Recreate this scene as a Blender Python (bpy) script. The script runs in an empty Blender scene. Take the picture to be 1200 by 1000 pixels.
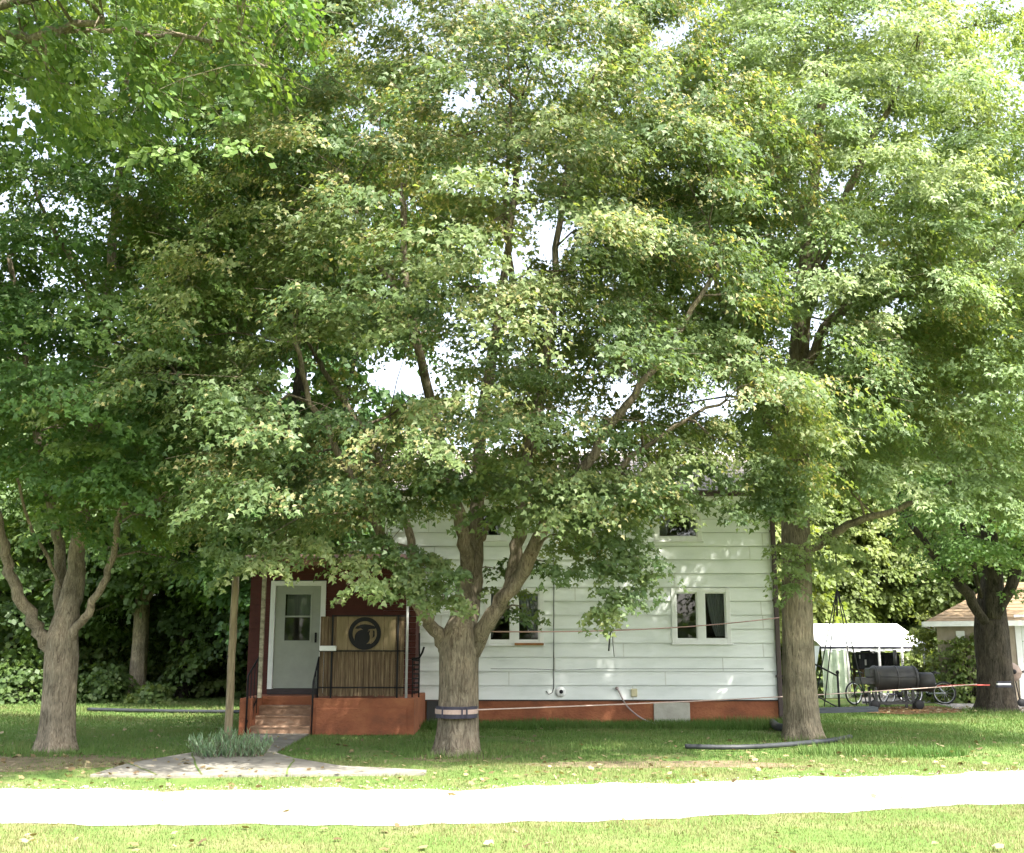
import bpy, math, random
import numpy as np
from mathutils import Vector

sc = bpy.context.scene
C = sc.collection
R = math.radians
random.seed(7)
rng = np.random.default_rng(11)

# ---------------------------------------------------------------- camera
PITCH = R(10.0)
FPX = 1180.0            # focal length in pixels of the 1200 px wide photograph
CAM_Z = 1.6
cd = bpy.data.cameras.new('camera')
cam = bpy.data.objects.new('camera', cd)
C.objects.link(cam)
cam.location = (0, 0, CAM_Z)
cam.rotation_euler = (R(90) + PITCH, 0, 0)
cd.sensor_width = 36.0
cd.lens = 36.0 * FPX / 1200.0
cd.shift_y = 52.0 / 1200.0
cd.clip_start = 0.1
cd.clip_end = 3000
sc.camera = cam

# ---------------------------------------------------------------- light
SUN_EL, SUN_AZ = R(55), R(142)      # azimuth clockwise from +Y
w = bpy.data.worlds.new('World')
sc.world = w
w.use_nodes = True
wn = w.node_tree
wn.nodes.clear()
sky = wn.nodes.new('ShaderNodeTexSky')
sky.sky_type = 'NISHITA'
sky.sun_disc = False
sky.sun_elevation = SUN_EL
sky.sun_rotation = SUN_AZ
sky.air_density = 1.0
sky.dust_density = 4.0
sky.ozone_density = 1.0
bgn = wn.nodes.new('ShaderNodeBackground')
bgn.inputs['Strength'].default_value = 0.15
wo = wn.nodes.new('ShaderNodeOutputWorld')
# hazy summer sky: most of its blue is washed out
bw = wn.nodes.new('ShaderNodeRGBToBW')
hz = wn.nodes.new('ShaderNodeMix')
hz.data_type = 'RGBA'
hz.inputs[0].default_value = 0.6
wn.links.new(sky.outputs[0], bw.inputs[0])
wn.links.new(sky.outputs[0], hz.inputs[6])
wn.links.new(bw.outputs[0], hz.inputs[7])
wn.links.new(hz.outputs[2], bgn.inputs[0])
wn.links.new(bgn.outputs[0], wo.inputs[0])

sl = bpy.data.lights.new('sun', 'SUN')
sl.energy = 2.6
sl.angle = R(0.5)
sl.color = (1.0, 0.95, 0.86)
so = bpy.data.objects.new('sun', sl)
C.objects.link(so)
sdir = Vector((math.sin(SUN_AZ) * math.cos(SUN_EL), math.cos(SUN_AZ) * math.cos(SUN_EL), math.sin(SUN_EL)))
so.rotation_euler = sdir.to_track_quat('Z', 'Y').to_euler()
so.location = sdir * 60

sc.view_settings.view_transform = 'Standard'
sc.view_settings.look = 'None'
sc.view_settings.gamma = 1.0
sc.view_settings.exposure = 2.6

# ---------------------------------------------------------------- measuring
ct, st = math.cos(PITCH), math.sin(PITCH)


def ray(px, py):
    u = (px - 600.0) / FPX
    v = (552.0 - py) / FPX
    return (u, ct - v * st, st + v * ct)


def at(px, py, Y):
    r = ray(px, py)
    t = Y / r[1]
    return Vector((r[0] * t, Y, CAM_Z + r[2] * t))


def gnd(px, py, z=0.0):
    r = ray(px, py)
    t = (z - CAM_Z) / r[2]
    return Vector((r[0] * t, r[1] * t, z))


def proj(P):
    """world points (N,3) -> photograph pixels (N,2)"""
    P = np.asarray(P, float).reshape(-1, 3)
    y = P[:, 1]
    z = P[:, 2] - CAM_Z
    f = y * ct + z * st
    up = -y * st + z * ct
    return np.stack([600 + FPX * P[:, 0] / f, 552 - FPX * up / f], 1), f


# ---------------------------------------------------------------- materials
def nd(nt, t, **kw):
    n = nt.nodes.new(t)
    for k, v in kw.items():
        setattr(n, k, v)
    return n


def ramp(nt, stops):
    r = nt.nodes.new('ShaderNodeValToRGB')
    e = r.color_ramp.elements
    while len(e) < len(stops):
        e.new(0.5)
    for i, (p, c) in enumerate(stops):
        e[i].position = p
        e[i].color = (c[0], c[1], c[2], 1)
    return r


def noise_mat(name, stops, scale=4.0, stretch=(1, 1, 1), rough=0.8, bump=0.2, bscale=None, metal=0.0, detail=6.0,
              spec=0.3, bdist=0.02):
    m = bpy.data.materials.new(name)
    m.use_nodes = True
    nt = m.node_tree
    p = nt.nodes['Principled BSDF']
    tc = nd(nt, 'ShaderNodeTexCoord')
    mp = nd(nt, 'ShaderNodeMapping')
    mp.inputs['Scale'].default_value = stretch
    nt.links.new(tc.outputs['Object'], mp.inputs[0])
    n = nd(nt, 'ShaderNodeTexNoise')
    n.inputs['Scale'].default_value = scale
    n.inputs['Detail'].default_value = detail
    n.inputs['Roughness'].default_value = 0.65
    nt.links.new(mp.outputs[0], n.inputs['Vector'])
    r = ramp(nt, stops)
    nt.links.new(n.outputs['Fac'], r.inputs[0])
    nt.links.new(r.outputs[0], p.inputs['Base Color'])
    p.inputs['Roughness'].default_value = rough
    p.inputs['Metallic'].default_value = metal
    p.inputs['Specular IOR Level'].default_value = spec
    if bump:
        b = nd(nt, 'ShaderNodeBump')
        b.inputs['Strength'].default_value = bump
        b.inputs['Distance'].default_value = bdist
        n2 = nd(nt, 'ShaderNodeTexNoise')
        n2.inputs['Scale'].default_value = bscale or scale * 3
        n2.inputs['Detail'].default_value = 5
        nt.links.new(mp.outputs[0], n2.inputs['Vector'])
        nt.links.new(n2.outputs['Fac'], b.inputs['Height'])
        nt.links.new(b.outputs[0], p.inputs['Normal'])
    return m


def c2(c, d):
    return tuple(x * d for x in c)


def plain(name, col, rough=0.6, var=0.15, scale=6, bump=0.1, metal=0.0, stretch=(1, 1, 1), spec=0.3):
    return noise_mat(name, [(0.3, c2(col, 1 - var)), (0.7, c2(col, 1 + var))], scale, stretch, rough, bump, metal=metal, spec=spec)


def leaf_mat(name, stops, trans=0.45, tcol=None, rough=0.5, spec=0.35):
    m = bpy.data.materials.new(name)
    m.use_nodes = True
    nt = m.node_tree
    p = nt.nodes['Principled BSDF']
    a = nd(nt, 'ShaderNodeAttribute', attribute_name='tint')
    r = ramp(nt, stops)
    nt.links.new(a.outputs['Fac'], r.inputs[0])
    nt.links.new(r.outputs[0], p.inputs['Base Color'])
    p.inputs['Roughness'].default_value = rough
    p.inputs['Specular IOR Level'].default_value = spec
    t = nd(nt, 'ShaderNodeBsdfTranslucent')
    mx = nd(nt, 'ShaderNodeMixShader')
    mx.inputs[0].default_value = trans
    hs = nd(nt, 'ShaderNodeMix', data_type='RGBA', blend_type='MULTIPLY')
    hs.inputs[0].default_value = 1.0
    hs.inputs[7].default_value = (tcol or (1.5, 1.45, 0.6)) + (1,)
    nt.links.new(r.outputs[0], hs.inputs[6])
    nt.links.new(hs.outputs[2], t.inputs[0])
    nt.links.new(p.outputs[0], mx.inputs[1])
    nt.links.new(t.outputs[0], mx.inputs[2])
    nt.links.new(mx.outputs[0], nt.nodes['Material Output'].inputs[0])
    return m


def bark_mat(name, dark, light, sx=9.0, sz=1.3, bump=0.9):
    m = bpy.data.materials.new(name)
    m.use_nodes = True
    nt = m.node_tree
    p = nt.nodes['Principled BSDF']
    tc = nd(nt, 'ShaderNodeTexCoord')
    mp = nd(nt, 'ShaderNodeMapping')
    mp.inputs['Scale'].default_value = (sx, sx, sz * 1.5)
    nt.links.new(tc.outputs['Object'], mp.inputs[0])
    n = nd(nt, 'ShaderNodeTexNoise')
    n.inputs['Scale'].default_value = 2.2
    n.inputs['Detail'].default_value = 8
    n.inputs['Roughness'].default_value = 0.7
    n.inputs['Distortion'].default_value = 1.3
    nt.links.new(mp.outputs[0], n.inputs['Vector'])
    big = nd(nt, 'ShaderNodeTexNoise')
    big.inputs['Scale'].default_value = 2.6
    big.inputs['Detail'].default_value = 4
    nt.links.new(tc.outputs['Object'], big.inputs['Vector'])
    r = ramp(nt, [(0.36, dark), (0.52, tuple((a + b) / 2 for a, b in zip(dark, light))), (0.68, light)])
    nt.links.new(n.outputs['Fac'], r.inputs[0])
    r2 = ramp(nt, [(0.3, (0.55, 0.57, 0.53)), (0.5, (0.95, 0.95, 0.9)), (0.7, (1.25, 1.2, 1.12))])
    nt.links.new(big.outputs['Fac'], r2.inputs[0])
    mx = nd(nt, 'ShaderNodeMix', data_type='RGBA', blend_type='MULTIPLY')
    mx.inputs[0].default_value = 1
    nt.links.new(r.outputs[0], mx.inputs[6])
    nt.links.new(r2.outputs[0], mx.inputs[7])
    nt.links.new(mx.outputs[2], p.inputs['Base Color'])
    p.inputs['Roughness'].default_value = 0.95
    p.inputs['Specular IOR Level'].default_value = 0.1
    b = nd(nt, 'ShaderNodeBump')
    b.inputs['Strength'].default_value = bump
    b.inputs['Distance'].default_value = 0.05
    nt.links.new(n.outputs['Fac'], b.inputs['Height'])
    nt.links.new(b.outputs[0], p.inputs['Normal'])
    return m


def glass_mat(name, tint=(0.55, 0.6, 0.6), refl=0.04):
    m = bpy.data.materials.new(name)
    m.use_nodes = True
    nt = m.node_tree
    nt.nodes.remove(nt.nodes['Principled BSDF'])
    tr = nd(nt, 'ShaderNodeBsdfTransparent')
    tr.inputs[0].default_value = tint + (1,)
    gl = nd(nt, 'ShaderNodeBsdfGlossy')
    gl.inputs['Roughness'].default_value = 0.02
    fr = nd(nt, 'ShaderNodeFresnel')
    fr.inputs[0].default_value = 1.5
    ad = nd(nt, 'ShaderNodeMath', operation='ADD')
    ad.inputs[1].default_value = refl
    n = nd(nt, 'ShaderNodeTexNoise')
    n.inputs['Scale'].default_value = 2.0
    b = nd(nt, 'ShaderNodeBump')
    b.inputs['Strength'].default_value = 0.06
    nt.links.new(n.outputs['Fac'], b.inputs['Height'])
    nt.links.new(b.outputs[0], gl.inputs['Normal'])
    mx = nd(nt, 'ShaderNodeMixShader')
    nt.links.new(fr.outputs[0], ad.inputs[0])
    nt.links.new(ad.outputs[0], mx.inputs[0])
    nt.links.new(tr.outputs[0], mx.inputs[1])
    nt.links.new(gl.outputs[0], mx.inputs[2])
    nt.links.new(mx.outputs[0], nt.nodes['Material Output'].inputs[0])
    return m


M = {}
M['bark'] = bark_mat('maple_bark', (0.085, 0.066, 0.05), (0.30, 0.26, 0.20))
M['bark_pale'] = bark_mat('pale_bark', (0.10, 0.08, 0.06), (0.36, 0.31, 0.24), 12, 1.6, 0.7)
M['bark_right'] = bark_mat('grey_bark', (0.09, 0.075, 0.055), (0.31, 0.27, 0.20), 14, 1.2, 0.8)
M['bark_dark'] = bark_mat('dark_bark', (0.02, 0.017, 0.015), (0.085, 0.073, 0.06))
M['leaf_center'] = leaf_mat('maple_leaf', [(0.0, (0.060, 0.108, 0.044)), (0.45, (0.122, 0.175, 0.064)), (0.72, (0.185, 0.22, 0.088)),
                                           (0.84, (0.24, 0.24, 0.105)), (1.0, (0.35, 0.315, 0.165))])
M['leaf_left'] = leaf_mat('green_leaf', [(0.0, (0.048, 0.105, 0.030)), (0.5, (0.096, 0.175, 0.048)), (0.8, (0.155, 0.225, 0.066)),
                                         (1.0, (0.17, 0.19, 0.06))])
M['leaf_right'] = leaf_mat('silver_leaf', [(0.0, (0.10, 0.165, 0.07)), (0.5, (0.19, 0.265, 0.11)), (0.8, (0.26, 0.32, 0.155)),
                                           (1.0, (0.25, 0.28, 0.15))])
M['leaf_wood'] = leaf_mat('woodland_leaf', [(0.0, (0.05, 0.09, 0.03)), (0.5, (0.10, 0.16, 0.046)), (1.0, (0.20, 0.24, 0.08))])
M['leaf_olive'] = leaf_mat('olive_leaf', [(0.0, (0.085, 0.125, 0.035)), (0.5, (0.145, 0.19, 0.052)), (1.0, (0.21, 0.245, 0.08))])
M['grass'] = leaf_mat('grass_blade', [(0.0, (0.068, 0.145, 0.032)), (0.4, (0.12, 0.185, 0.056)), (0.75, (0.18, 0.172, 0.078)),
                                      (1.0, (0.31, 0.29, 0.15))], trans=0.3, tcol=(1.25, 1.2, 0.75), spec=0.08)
M['litter'] = leaf_mat('dry_leaf', [(0.0, (0.11, 0.075, 0.04)), (0.5, (0.22, 0.17, 0.085)), (1.0, (0.34, 0.29, 0.17))], trans=0.15)


# ---------------------------------------------------------------- mesh builder
class MB:
    def __init__(self):
        self.v = []
        self.f = []
        self.s = []

    def quad(self, a, b, c, d, smooth=False):
        n = len(self.v)
        self.v += [tuple(a), tuple(b), tuple(c), tuple(d)]
        self.f.append((n, n + 1, n + 2, n + 3))
        self.s.append(smooth)

    def poly(self, pts, smooth=False):
        n = len(self.v)
        self.v += [tuple(p) for p in pts]
        self.f.append(tuple(range(n, n + len(pts))))
        self.s.append(smooth)

    def box(self, x0, x1, y0, y1, z0, z1, bev=0.0):
        if bev > 0 and min(x1 - x0, y1 - y0, z1 - z0) > 2.2 * bev:
            # chamfered box: three nested outlines
            b = bev
            rings = [(z0, b), (z0 + b, 0), (z1 - b, 0), (z1, b)]
            n = len(self.v)
            for z, i in rings:
                X0, X1, Y0, Y1 = x0 + i, x1 - i, y0 + i, y1 - i
                k = b if i == 0 else 0.0
                k = b * 0.6
                self.v += [(X0 + k, Y0, z), (X1 - k, Y0, z), (X1, Y0 + k, z), (X1, Y1 - k, z),
                           (X1 - k, Y1, z), (X0 + k, Y1, z), (X0, Y1 - k, z), (X0, Y0 + k, z)]
            for r in range(3):
                for i in range(8):
                    j = (i + 1) % 8
                    self.f.append((n + r * 8 + i, n + r * 8 + j, n + r * 8 + 8 + j, n + r * 8 + 8 + i))
                    self.s.append(False)
            self.f.append(tuple(n + 7 - i for i in range(8)))
            self.f.append(tuple(n + 24 + i for i in range(8)))
            self.s += [False, False]
            return
        n = len(self.v)
        self.v += [(x0, y0, z0), (x1, y0, z0), (x1, y1, z0), (x0, y1, z0), (x0, y0, z1), (x1, y0, z1), (x1, y1, z1), (x0, y1, z1)]
        for q in ((0, 3, 2, 1), (4, 5, 6, 7), (0, 1, 5, 4), (1, 2, 6, 5), (2, 3, 7, 6), (3, 0, 4, 7)):
            self.f.append(tuple(n + i for i in q))
            self.s.append(False)

    def tube(self, pts, rad, seg=8, cap=True, fn=None, smooth=True, flat=None):
        """tube through pts; rad a number or list; fn(i, theta) multiplies the radius; flat=(a,b) squashes the section"""
        P = [Vector(p) for p in pts]
        if not hasattr(rad, '__len__'):
            rad = [rad] * len(P)
        n0 = len(self.v)
        t0 = (P[1] - P[0]).normalized()
        up = Vector((0, 0, 1)) if abs(t0.z) < 0.9 else Vector((0, 1, 0))
        u = (up - t0 * up.dot(t0)).normalized()
        for i, p in enumerate(P):
            a = P[max(i - 1, 0)]
            b = P[min(i + 1, len(P) - 1)]
            t = (b - a).normalized()
            u = (u - t * u.dot(t))
            u = u.normalized() if u.length > 1e-6 else t.orthogonal().normalized()
            v = t.cross(u)
            for k in range(seg):
                th = 2 * math.pi * k / seg
                r = rad[i] * (fn(i, th) if fn else 1.0)
                if flat:
                    q = p + u * math.cos(th) * r * flat[0] + v * math.sin(th) * r * flat[1]
                else:
                    q = p + u * math.cos(th) * r + v * math.sin(th) * r
                self.v.append(tuple(q))
        for i in range(len(P) - 1):
            for k in range(seg):
                k2 = (k + 1) % seg
                self.f.append((n0 + i * seg + k, n0 + i * seg + k2, n0 + (i + 1) * seg + k2, n0 + (i + 1) * seg + k))
                self.s.append(smooth)
        if cap:
            self.f.append(tuple(n0 + k for k in reversed(range(seg))))
            self.f.append(tuple(n0 + (len(P) - 1) * seg + k for k in range(seg)))
            self.s += [False, False]

    def bar(self, a, b, w, h):
        """rectangular bar from a to b: w across, h in the upright direction"""
        a, b = Vector(a), Vector(b)
        t = (b - a).normalized()
        up = Vector((0, 0, 1)) if abs(t.z) < 0.95 else Vector((0, 1, 0))
        s = t.cross(up).normalized()
        u = s.cross(t)
        n = len(self.v)
        for p in (a, b):
            for i, j in ((-1, -1), (1, -1), (1, 1), (-1, 1)):
                self.v.append(tuple(p + s * (i * w / 2) + u * (j * h / 2)))
        for q in ((0, 3, 2, 1), (4, 5, 6, 7), (0, 1, 5, 4), (1, 2, 6, 5), (2, 3, 7, 6), (3, 0, 4, 7)):
            self.f.append(tuple(n + i for i in q))
            self.s.append(False)

    def lathe(self, prof, c=(0, 0, 0), seg=24, axis='z', smooth=True):
        n = len(self.v)
        for r, h in prof:
            for k in range(seg):
                th = 2 * math.pi * k / seg
                a, b = r * math.cos(th), r * math.sin(th)
                q = {'z': (a, b, h), 'x': (h, a, b), 'y': (a, h, b)}[axis]
                self.v.append((q[0] + c[0], q[1] + c[1], q[2] + c[2]))
        for i in range(len(prof) - 1):
            for k in range(seg):
                k2 = (k + 1) % seg
                self.f.append((n + i * seg + k, n + i * seg + k2, n + (i + 1) * seg + k2, n + (i + 1) * seg + k))
                self.s.append(smooth)

    def torus(self, c, R0, r0, axis='y', seg=28, sub=8, arc=None):
        pts = []
        a0, a1 = arc or (0, 2 * math.pi)
        closed = arc is None
        m = seg if closed else seg + 1
        n = len(self.v)
        for i in range(m):
            th = a0 + (a1 - a0) * i / seg
            for k in range(sub):
                ph = 2 * math.pi * k / sub
                rr = R0 + r0 * math.cos(ph)
                h = r0 * math.sin(ph)
                a, b = rr * math.cos(th), rr * math.sin(th)
                q = {'y': (a, h, b), 'z': (a, b, h), 'x': (h, a, b)}[axis]
                self.v.append((c[0] + q[0], c[1] + q[1], c[2] + q[2]))
        for i in range(seg):
            i2 = (i + 1) % m
            for k in range(sub):
                k2 = (k + 1) % sub
                self.f.append((n + i * sub + k, n + i2 * sub + k, n + i2 * sub + k2, n + i * sub + k2))
                self.s.append(True)

    def prism(self, outline, y0, y1):
        """outline of (x, z) points extruded along y"""
        n = len(self.v)
        k = len(outline)
        self.v += [(x, y0, z) for x, z in outline] + [(x, y1, z) for x, z in outline]
        self.f.append(tuple(n + i for i in range(k)))
        self.f.append(tuple(n + k + i for i in reversed(range(k))))
        self.s += [False, False]
        for i in range(k):
            j = (i + 1) % k
            self.f.append((n + j, n + i, n + k + i, n + k + j))
            self.s.append(False)

    def build(self, name, m, parent=None, loc=None):
        me = bpy.data.meshes.new(name)
        me.from_pydata(self.v, [], self.f)
        me.polygons.foreach_set('use_smooth', self.s)
        me.materials.append(m)
        me.update()
        o = bpy.data.objects.new(name, me)
        C.objects.link(o)
        if parent is not None:
            o.parent = parent
        if loc is not None:
            o.location = loc
        return o


def tag(o, label=None, cat=None, group=None, kind=None):
    if label:
        o['label'] = label
    if cat:
        o['category'] = cat
    if group:
        o['group'] = group
    if kind:
        o['kind'] = kind
    return o


def thing(name, label, cat, loc=(0, 0, 0), rz=0.0, group=None):
    o = bpy.data.objects.new(name, None)
    C.objects.link(o)
    o.empty_display_size = 0.2
    o.location = loc
    o.rotation_euler = (0, 0, rz)
    return tag(o, label, cat, group)


def kids(o):
    return [c for c in bpy.data.objects if c.parent == o]


def copy_tree(o, parent=None):
    c = o.copy()
    C.objects.link(c)
    if parent is not None:
        c.parent = parent
    for ch in kids(o):
        copy_tree(ch, c)
    return c


def np_mesh(name, V, counts, loops, m, parent=None, tint=None, smooth=False):
    """fast mesh from numpy arrays"""
    me = bpy.data.meshes.new(name)
    nv, nl, nf = len(V), len(loops), len(counts)
    me.vertices.add(nv)
    me.vertices.foreach_set('co', np.ascontiguousarray(V, np.float32).ravel())
    me.loops.add(nl)
    me.loops.foreach_set('vertex_index', np.ascontiguousarray(loops, np.int32))
    me.polygons.add(nf)
    st_ = np.zeros(nf, np.int32)
    st_[1:] = np.cumsum(counts)[:-1]
    me.polygons.foreach_set('loop_start', st_)
    me.update(calc_edges=True)
    if smooth:
        me.polygons.foreach_set('use_smooth', np.ones(nf, bool))
    if tint is not None:
        a = me.attributes.new('tint', 'FLOAT', 'POINT')
        a.data.foreach_set('value', np.ascontiguousarray(tint, np.float32))
    me.materials.append(m)
    o = bpy.data.objects.new(name, me)
    C.objects.link(o)
    if parent is not None:
        o.parent = parent
    return o


# ---------------------------------------------------------------- leaves
# outline of half a leaf (x sideways, y along the leaf, z off its plane)
MAPLE = (np.array([[0, 0, 0], [0.46, 0.02, -0.08], [0.26, 0.30, -0.03], [0.50, 0.62, -0.12], [0, 1.0, -0.22],
                   [-0.50, 0.62, -0.12], [-0.26, 0.30, -0.03], [-0.46, 0.02, -0.08]]),
         [[0, 1, 2, 3, 4], [0, 4, 5, 6, 7]])
SILVER = (np.array([[0, 0, 0], [0.40, 0.28, -0.08], [0.15, 0.45, -0.02], [0.34, 0.80, -0.12], [0, 1.15, -0.25],
                    [-0.34, 0.80, -0.12], [-0.15, 0.45, -0.02], [-0.40, 0.28, -0.08]]),
          [[0, 1, 2, 3, 4], [0, 4, 5, 6, 7]])
MAPLE_FINE = (np.array([[0, 0, 0], [0.52, 0.22, -0.09], [0.20, 0.46, -0.03], [0, 1.0, -0.2], [-0.20, 0.46, -0.03], [-0.52, 0.22, -0.09]]),
              [[0, 1, 2, 3], [0, 3, 4, 5]])
SILVER_FINE = (np.array([[0, 0, 0], [0.40, 0.34, -0.09], [0.13, 0.56, -0.03], [0, 1.15, -0.25], [-0.13, 0.56, -0.03], [-0.40, 0.34, -0.09]]),
               [[0, 1, 2, 3], [0, 3, 4, 5]])
SIMPLE = (np.array([[0, 0, 0], [0.42, 0.45, -0.1], [0, 1.0, -0.15], [-0.42, 0.45, -0.1]]), [[0, 1, 2, 3]])


def unit(a):
    return a / np.maximum(np.linalg.norm(a, axis=-1, keepdims=True), 1e-9)


def leaf_mesh(name, P, D, N, S, T, shape, m, parent):
    tv, tf = shape
    n = len(P)
    D = unit(D)
    N = unit(N - D * np.sum(N * D, 1, keepdims=True))
    X = np.cross(D, N)
    V = (P[:, None, :] + S[:, None, None] * (tv[None, :, 0, None] * X[:, None, :] + tv[None, :, 1, None] * D[:, None, :]
                                            + tv[None, :, 2, None] * N[:, None, :])).reshape(-1, 3)
    k = len(tv)
    base = (np.arange(n) * k)[:, None]
    lp = np.array([i for f in tf for i in f])
    loops = (base + lp[None, :]).ravel()
    counts = np.tile([len(f) for f in tf], n)
    return np_mesh(name, V, counts, loops, m, parent, np.repeat(T, k))


# clear lines of sight through the crowns where the photograph shows the sky: (px, py, radius)
SKY_GAPS = [(345, 440, 22), (436, 425, 20), (470, 440, 18), (505, 425, 14), (735, 455, 14), (960, 372, 22), (640, 275, 22), (850, 455, 14),
            (60, 225, 14), (20, 95, 16), (215, 148, 14), (1185, 105, 22), (785, 40, 16), (430, 135, 16), (70, 280, 8), (700, 375, 16),
            (905, 250, 8), (1010, 290, 14), (1165, 15, 22), (830, 330, 12), (1000, 300, 10), (180, 215, 8), (320, 350, 10), (470, 250, 12),
            (420, 470, 12), (680, 470, 12), (560, 440, 10), (800, 470, 10), (1050, 350, 10), (900, 400, 10), (540, 130, 10), (690, 60, 10)]


class Leaves:
    def __init__(self):
        self.a = []

    def clump(self, c, o, s, n, size, tint, spread=75, droop=0.42, seeds=0.0, up=0.55):
        """a spray of leaves along a few twigs that fan out from c in the direction o"""
        o = np.array(o, float)
        oh = np.array([o[0], o[1], 0.0])
        if np.linalg.norm(oh) < 1e-3:
            oh = np.array([1.0, 0, 0])
        oh /= np.linalg.norm(oh)
        k = 6
        az = math.atan2(oh[1], oh[0]) + np.radians(rng.uniform(-spread, spread, k))
        el = rng.uniform(-0.25, 0.35, k) + 0.4 * o[2]
        td = np.stack([np.cos(az) * np.cos(el), np.sin(az) * np.cos(el), np.sin(el)], 1)
        L = s * rng.uniform(0.9, 1.6, k)
        start = np.array(c) - oh * s * 0.6
        i = rng.integers(0, k, n)
        t = rng.uniform(0.08, 1, n) ** 0.75
        d = td[i]
        P = start + d * (L[i] * t)[:, None]
        P[:, 2] -= droop * L[i] * t * t
        side = np.cross(d, [0, 0, 1.0])
        sg = rng.choice([-1, 1], n)
        lat = rng.uniform(0.02, 0.22, n) * s * 1.2 * sg
        P += side * lat[:, None] + rng.normal(0, 0.05 * s + 0.015, (n, 3))
        D = d * 0.6 + side * (sg * 0.6)[:, None] + np.array([0, 0, -0.55]) + rng.normal(0, 0.28, (n, 3))
        N = np.array([0, 0, up]) + oh * 0.8 + rng.normal(0, 0.36, (n, 3))
        S = size * rng.uniform(0.55, 1.4, n)
        T = np.clip(tint + rng.normal(0, 0.09, n), 0, 0.8)
        if seeds > 0:
            sd = rng.random(n) < seeds
            T[sd] = rng.uniform(0.84, 1.0, sd.sum())
            S[sd] *= 0.75
        self.a.append((P, D, N, S, T))

    def build(self, name, shape, m, parent):
        P, D, N, S, T = [np.concatenate([x[i] for x in self.a]) for i in range(5)]
        return leaf_mesh(name, P, D, N, S, T, shape, m, parent), len(P)


def smooth_path(P, per=4):
    P = [Vector(p) for p in P]
    out = []
    for i in range(len(P) - 1):
        p0, p1, p2, p3 = P[max(i - 1, 0)], P[i], P[i + 1], P[min(i + 2, len(P) - 1)]
        for k in range(per):
            t = k / per
            out.append(0.5 * ((2 * p1) + (p2 - p0) * t + (2 * p0 - 5 * p1 + 4 * p2 - p3) * t * t + (3 * p1 - p0 - 3 * p2 + p3) * t ** 3))
    out.append(P[-1])
    return out


N_LEAVES = 0


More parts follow.
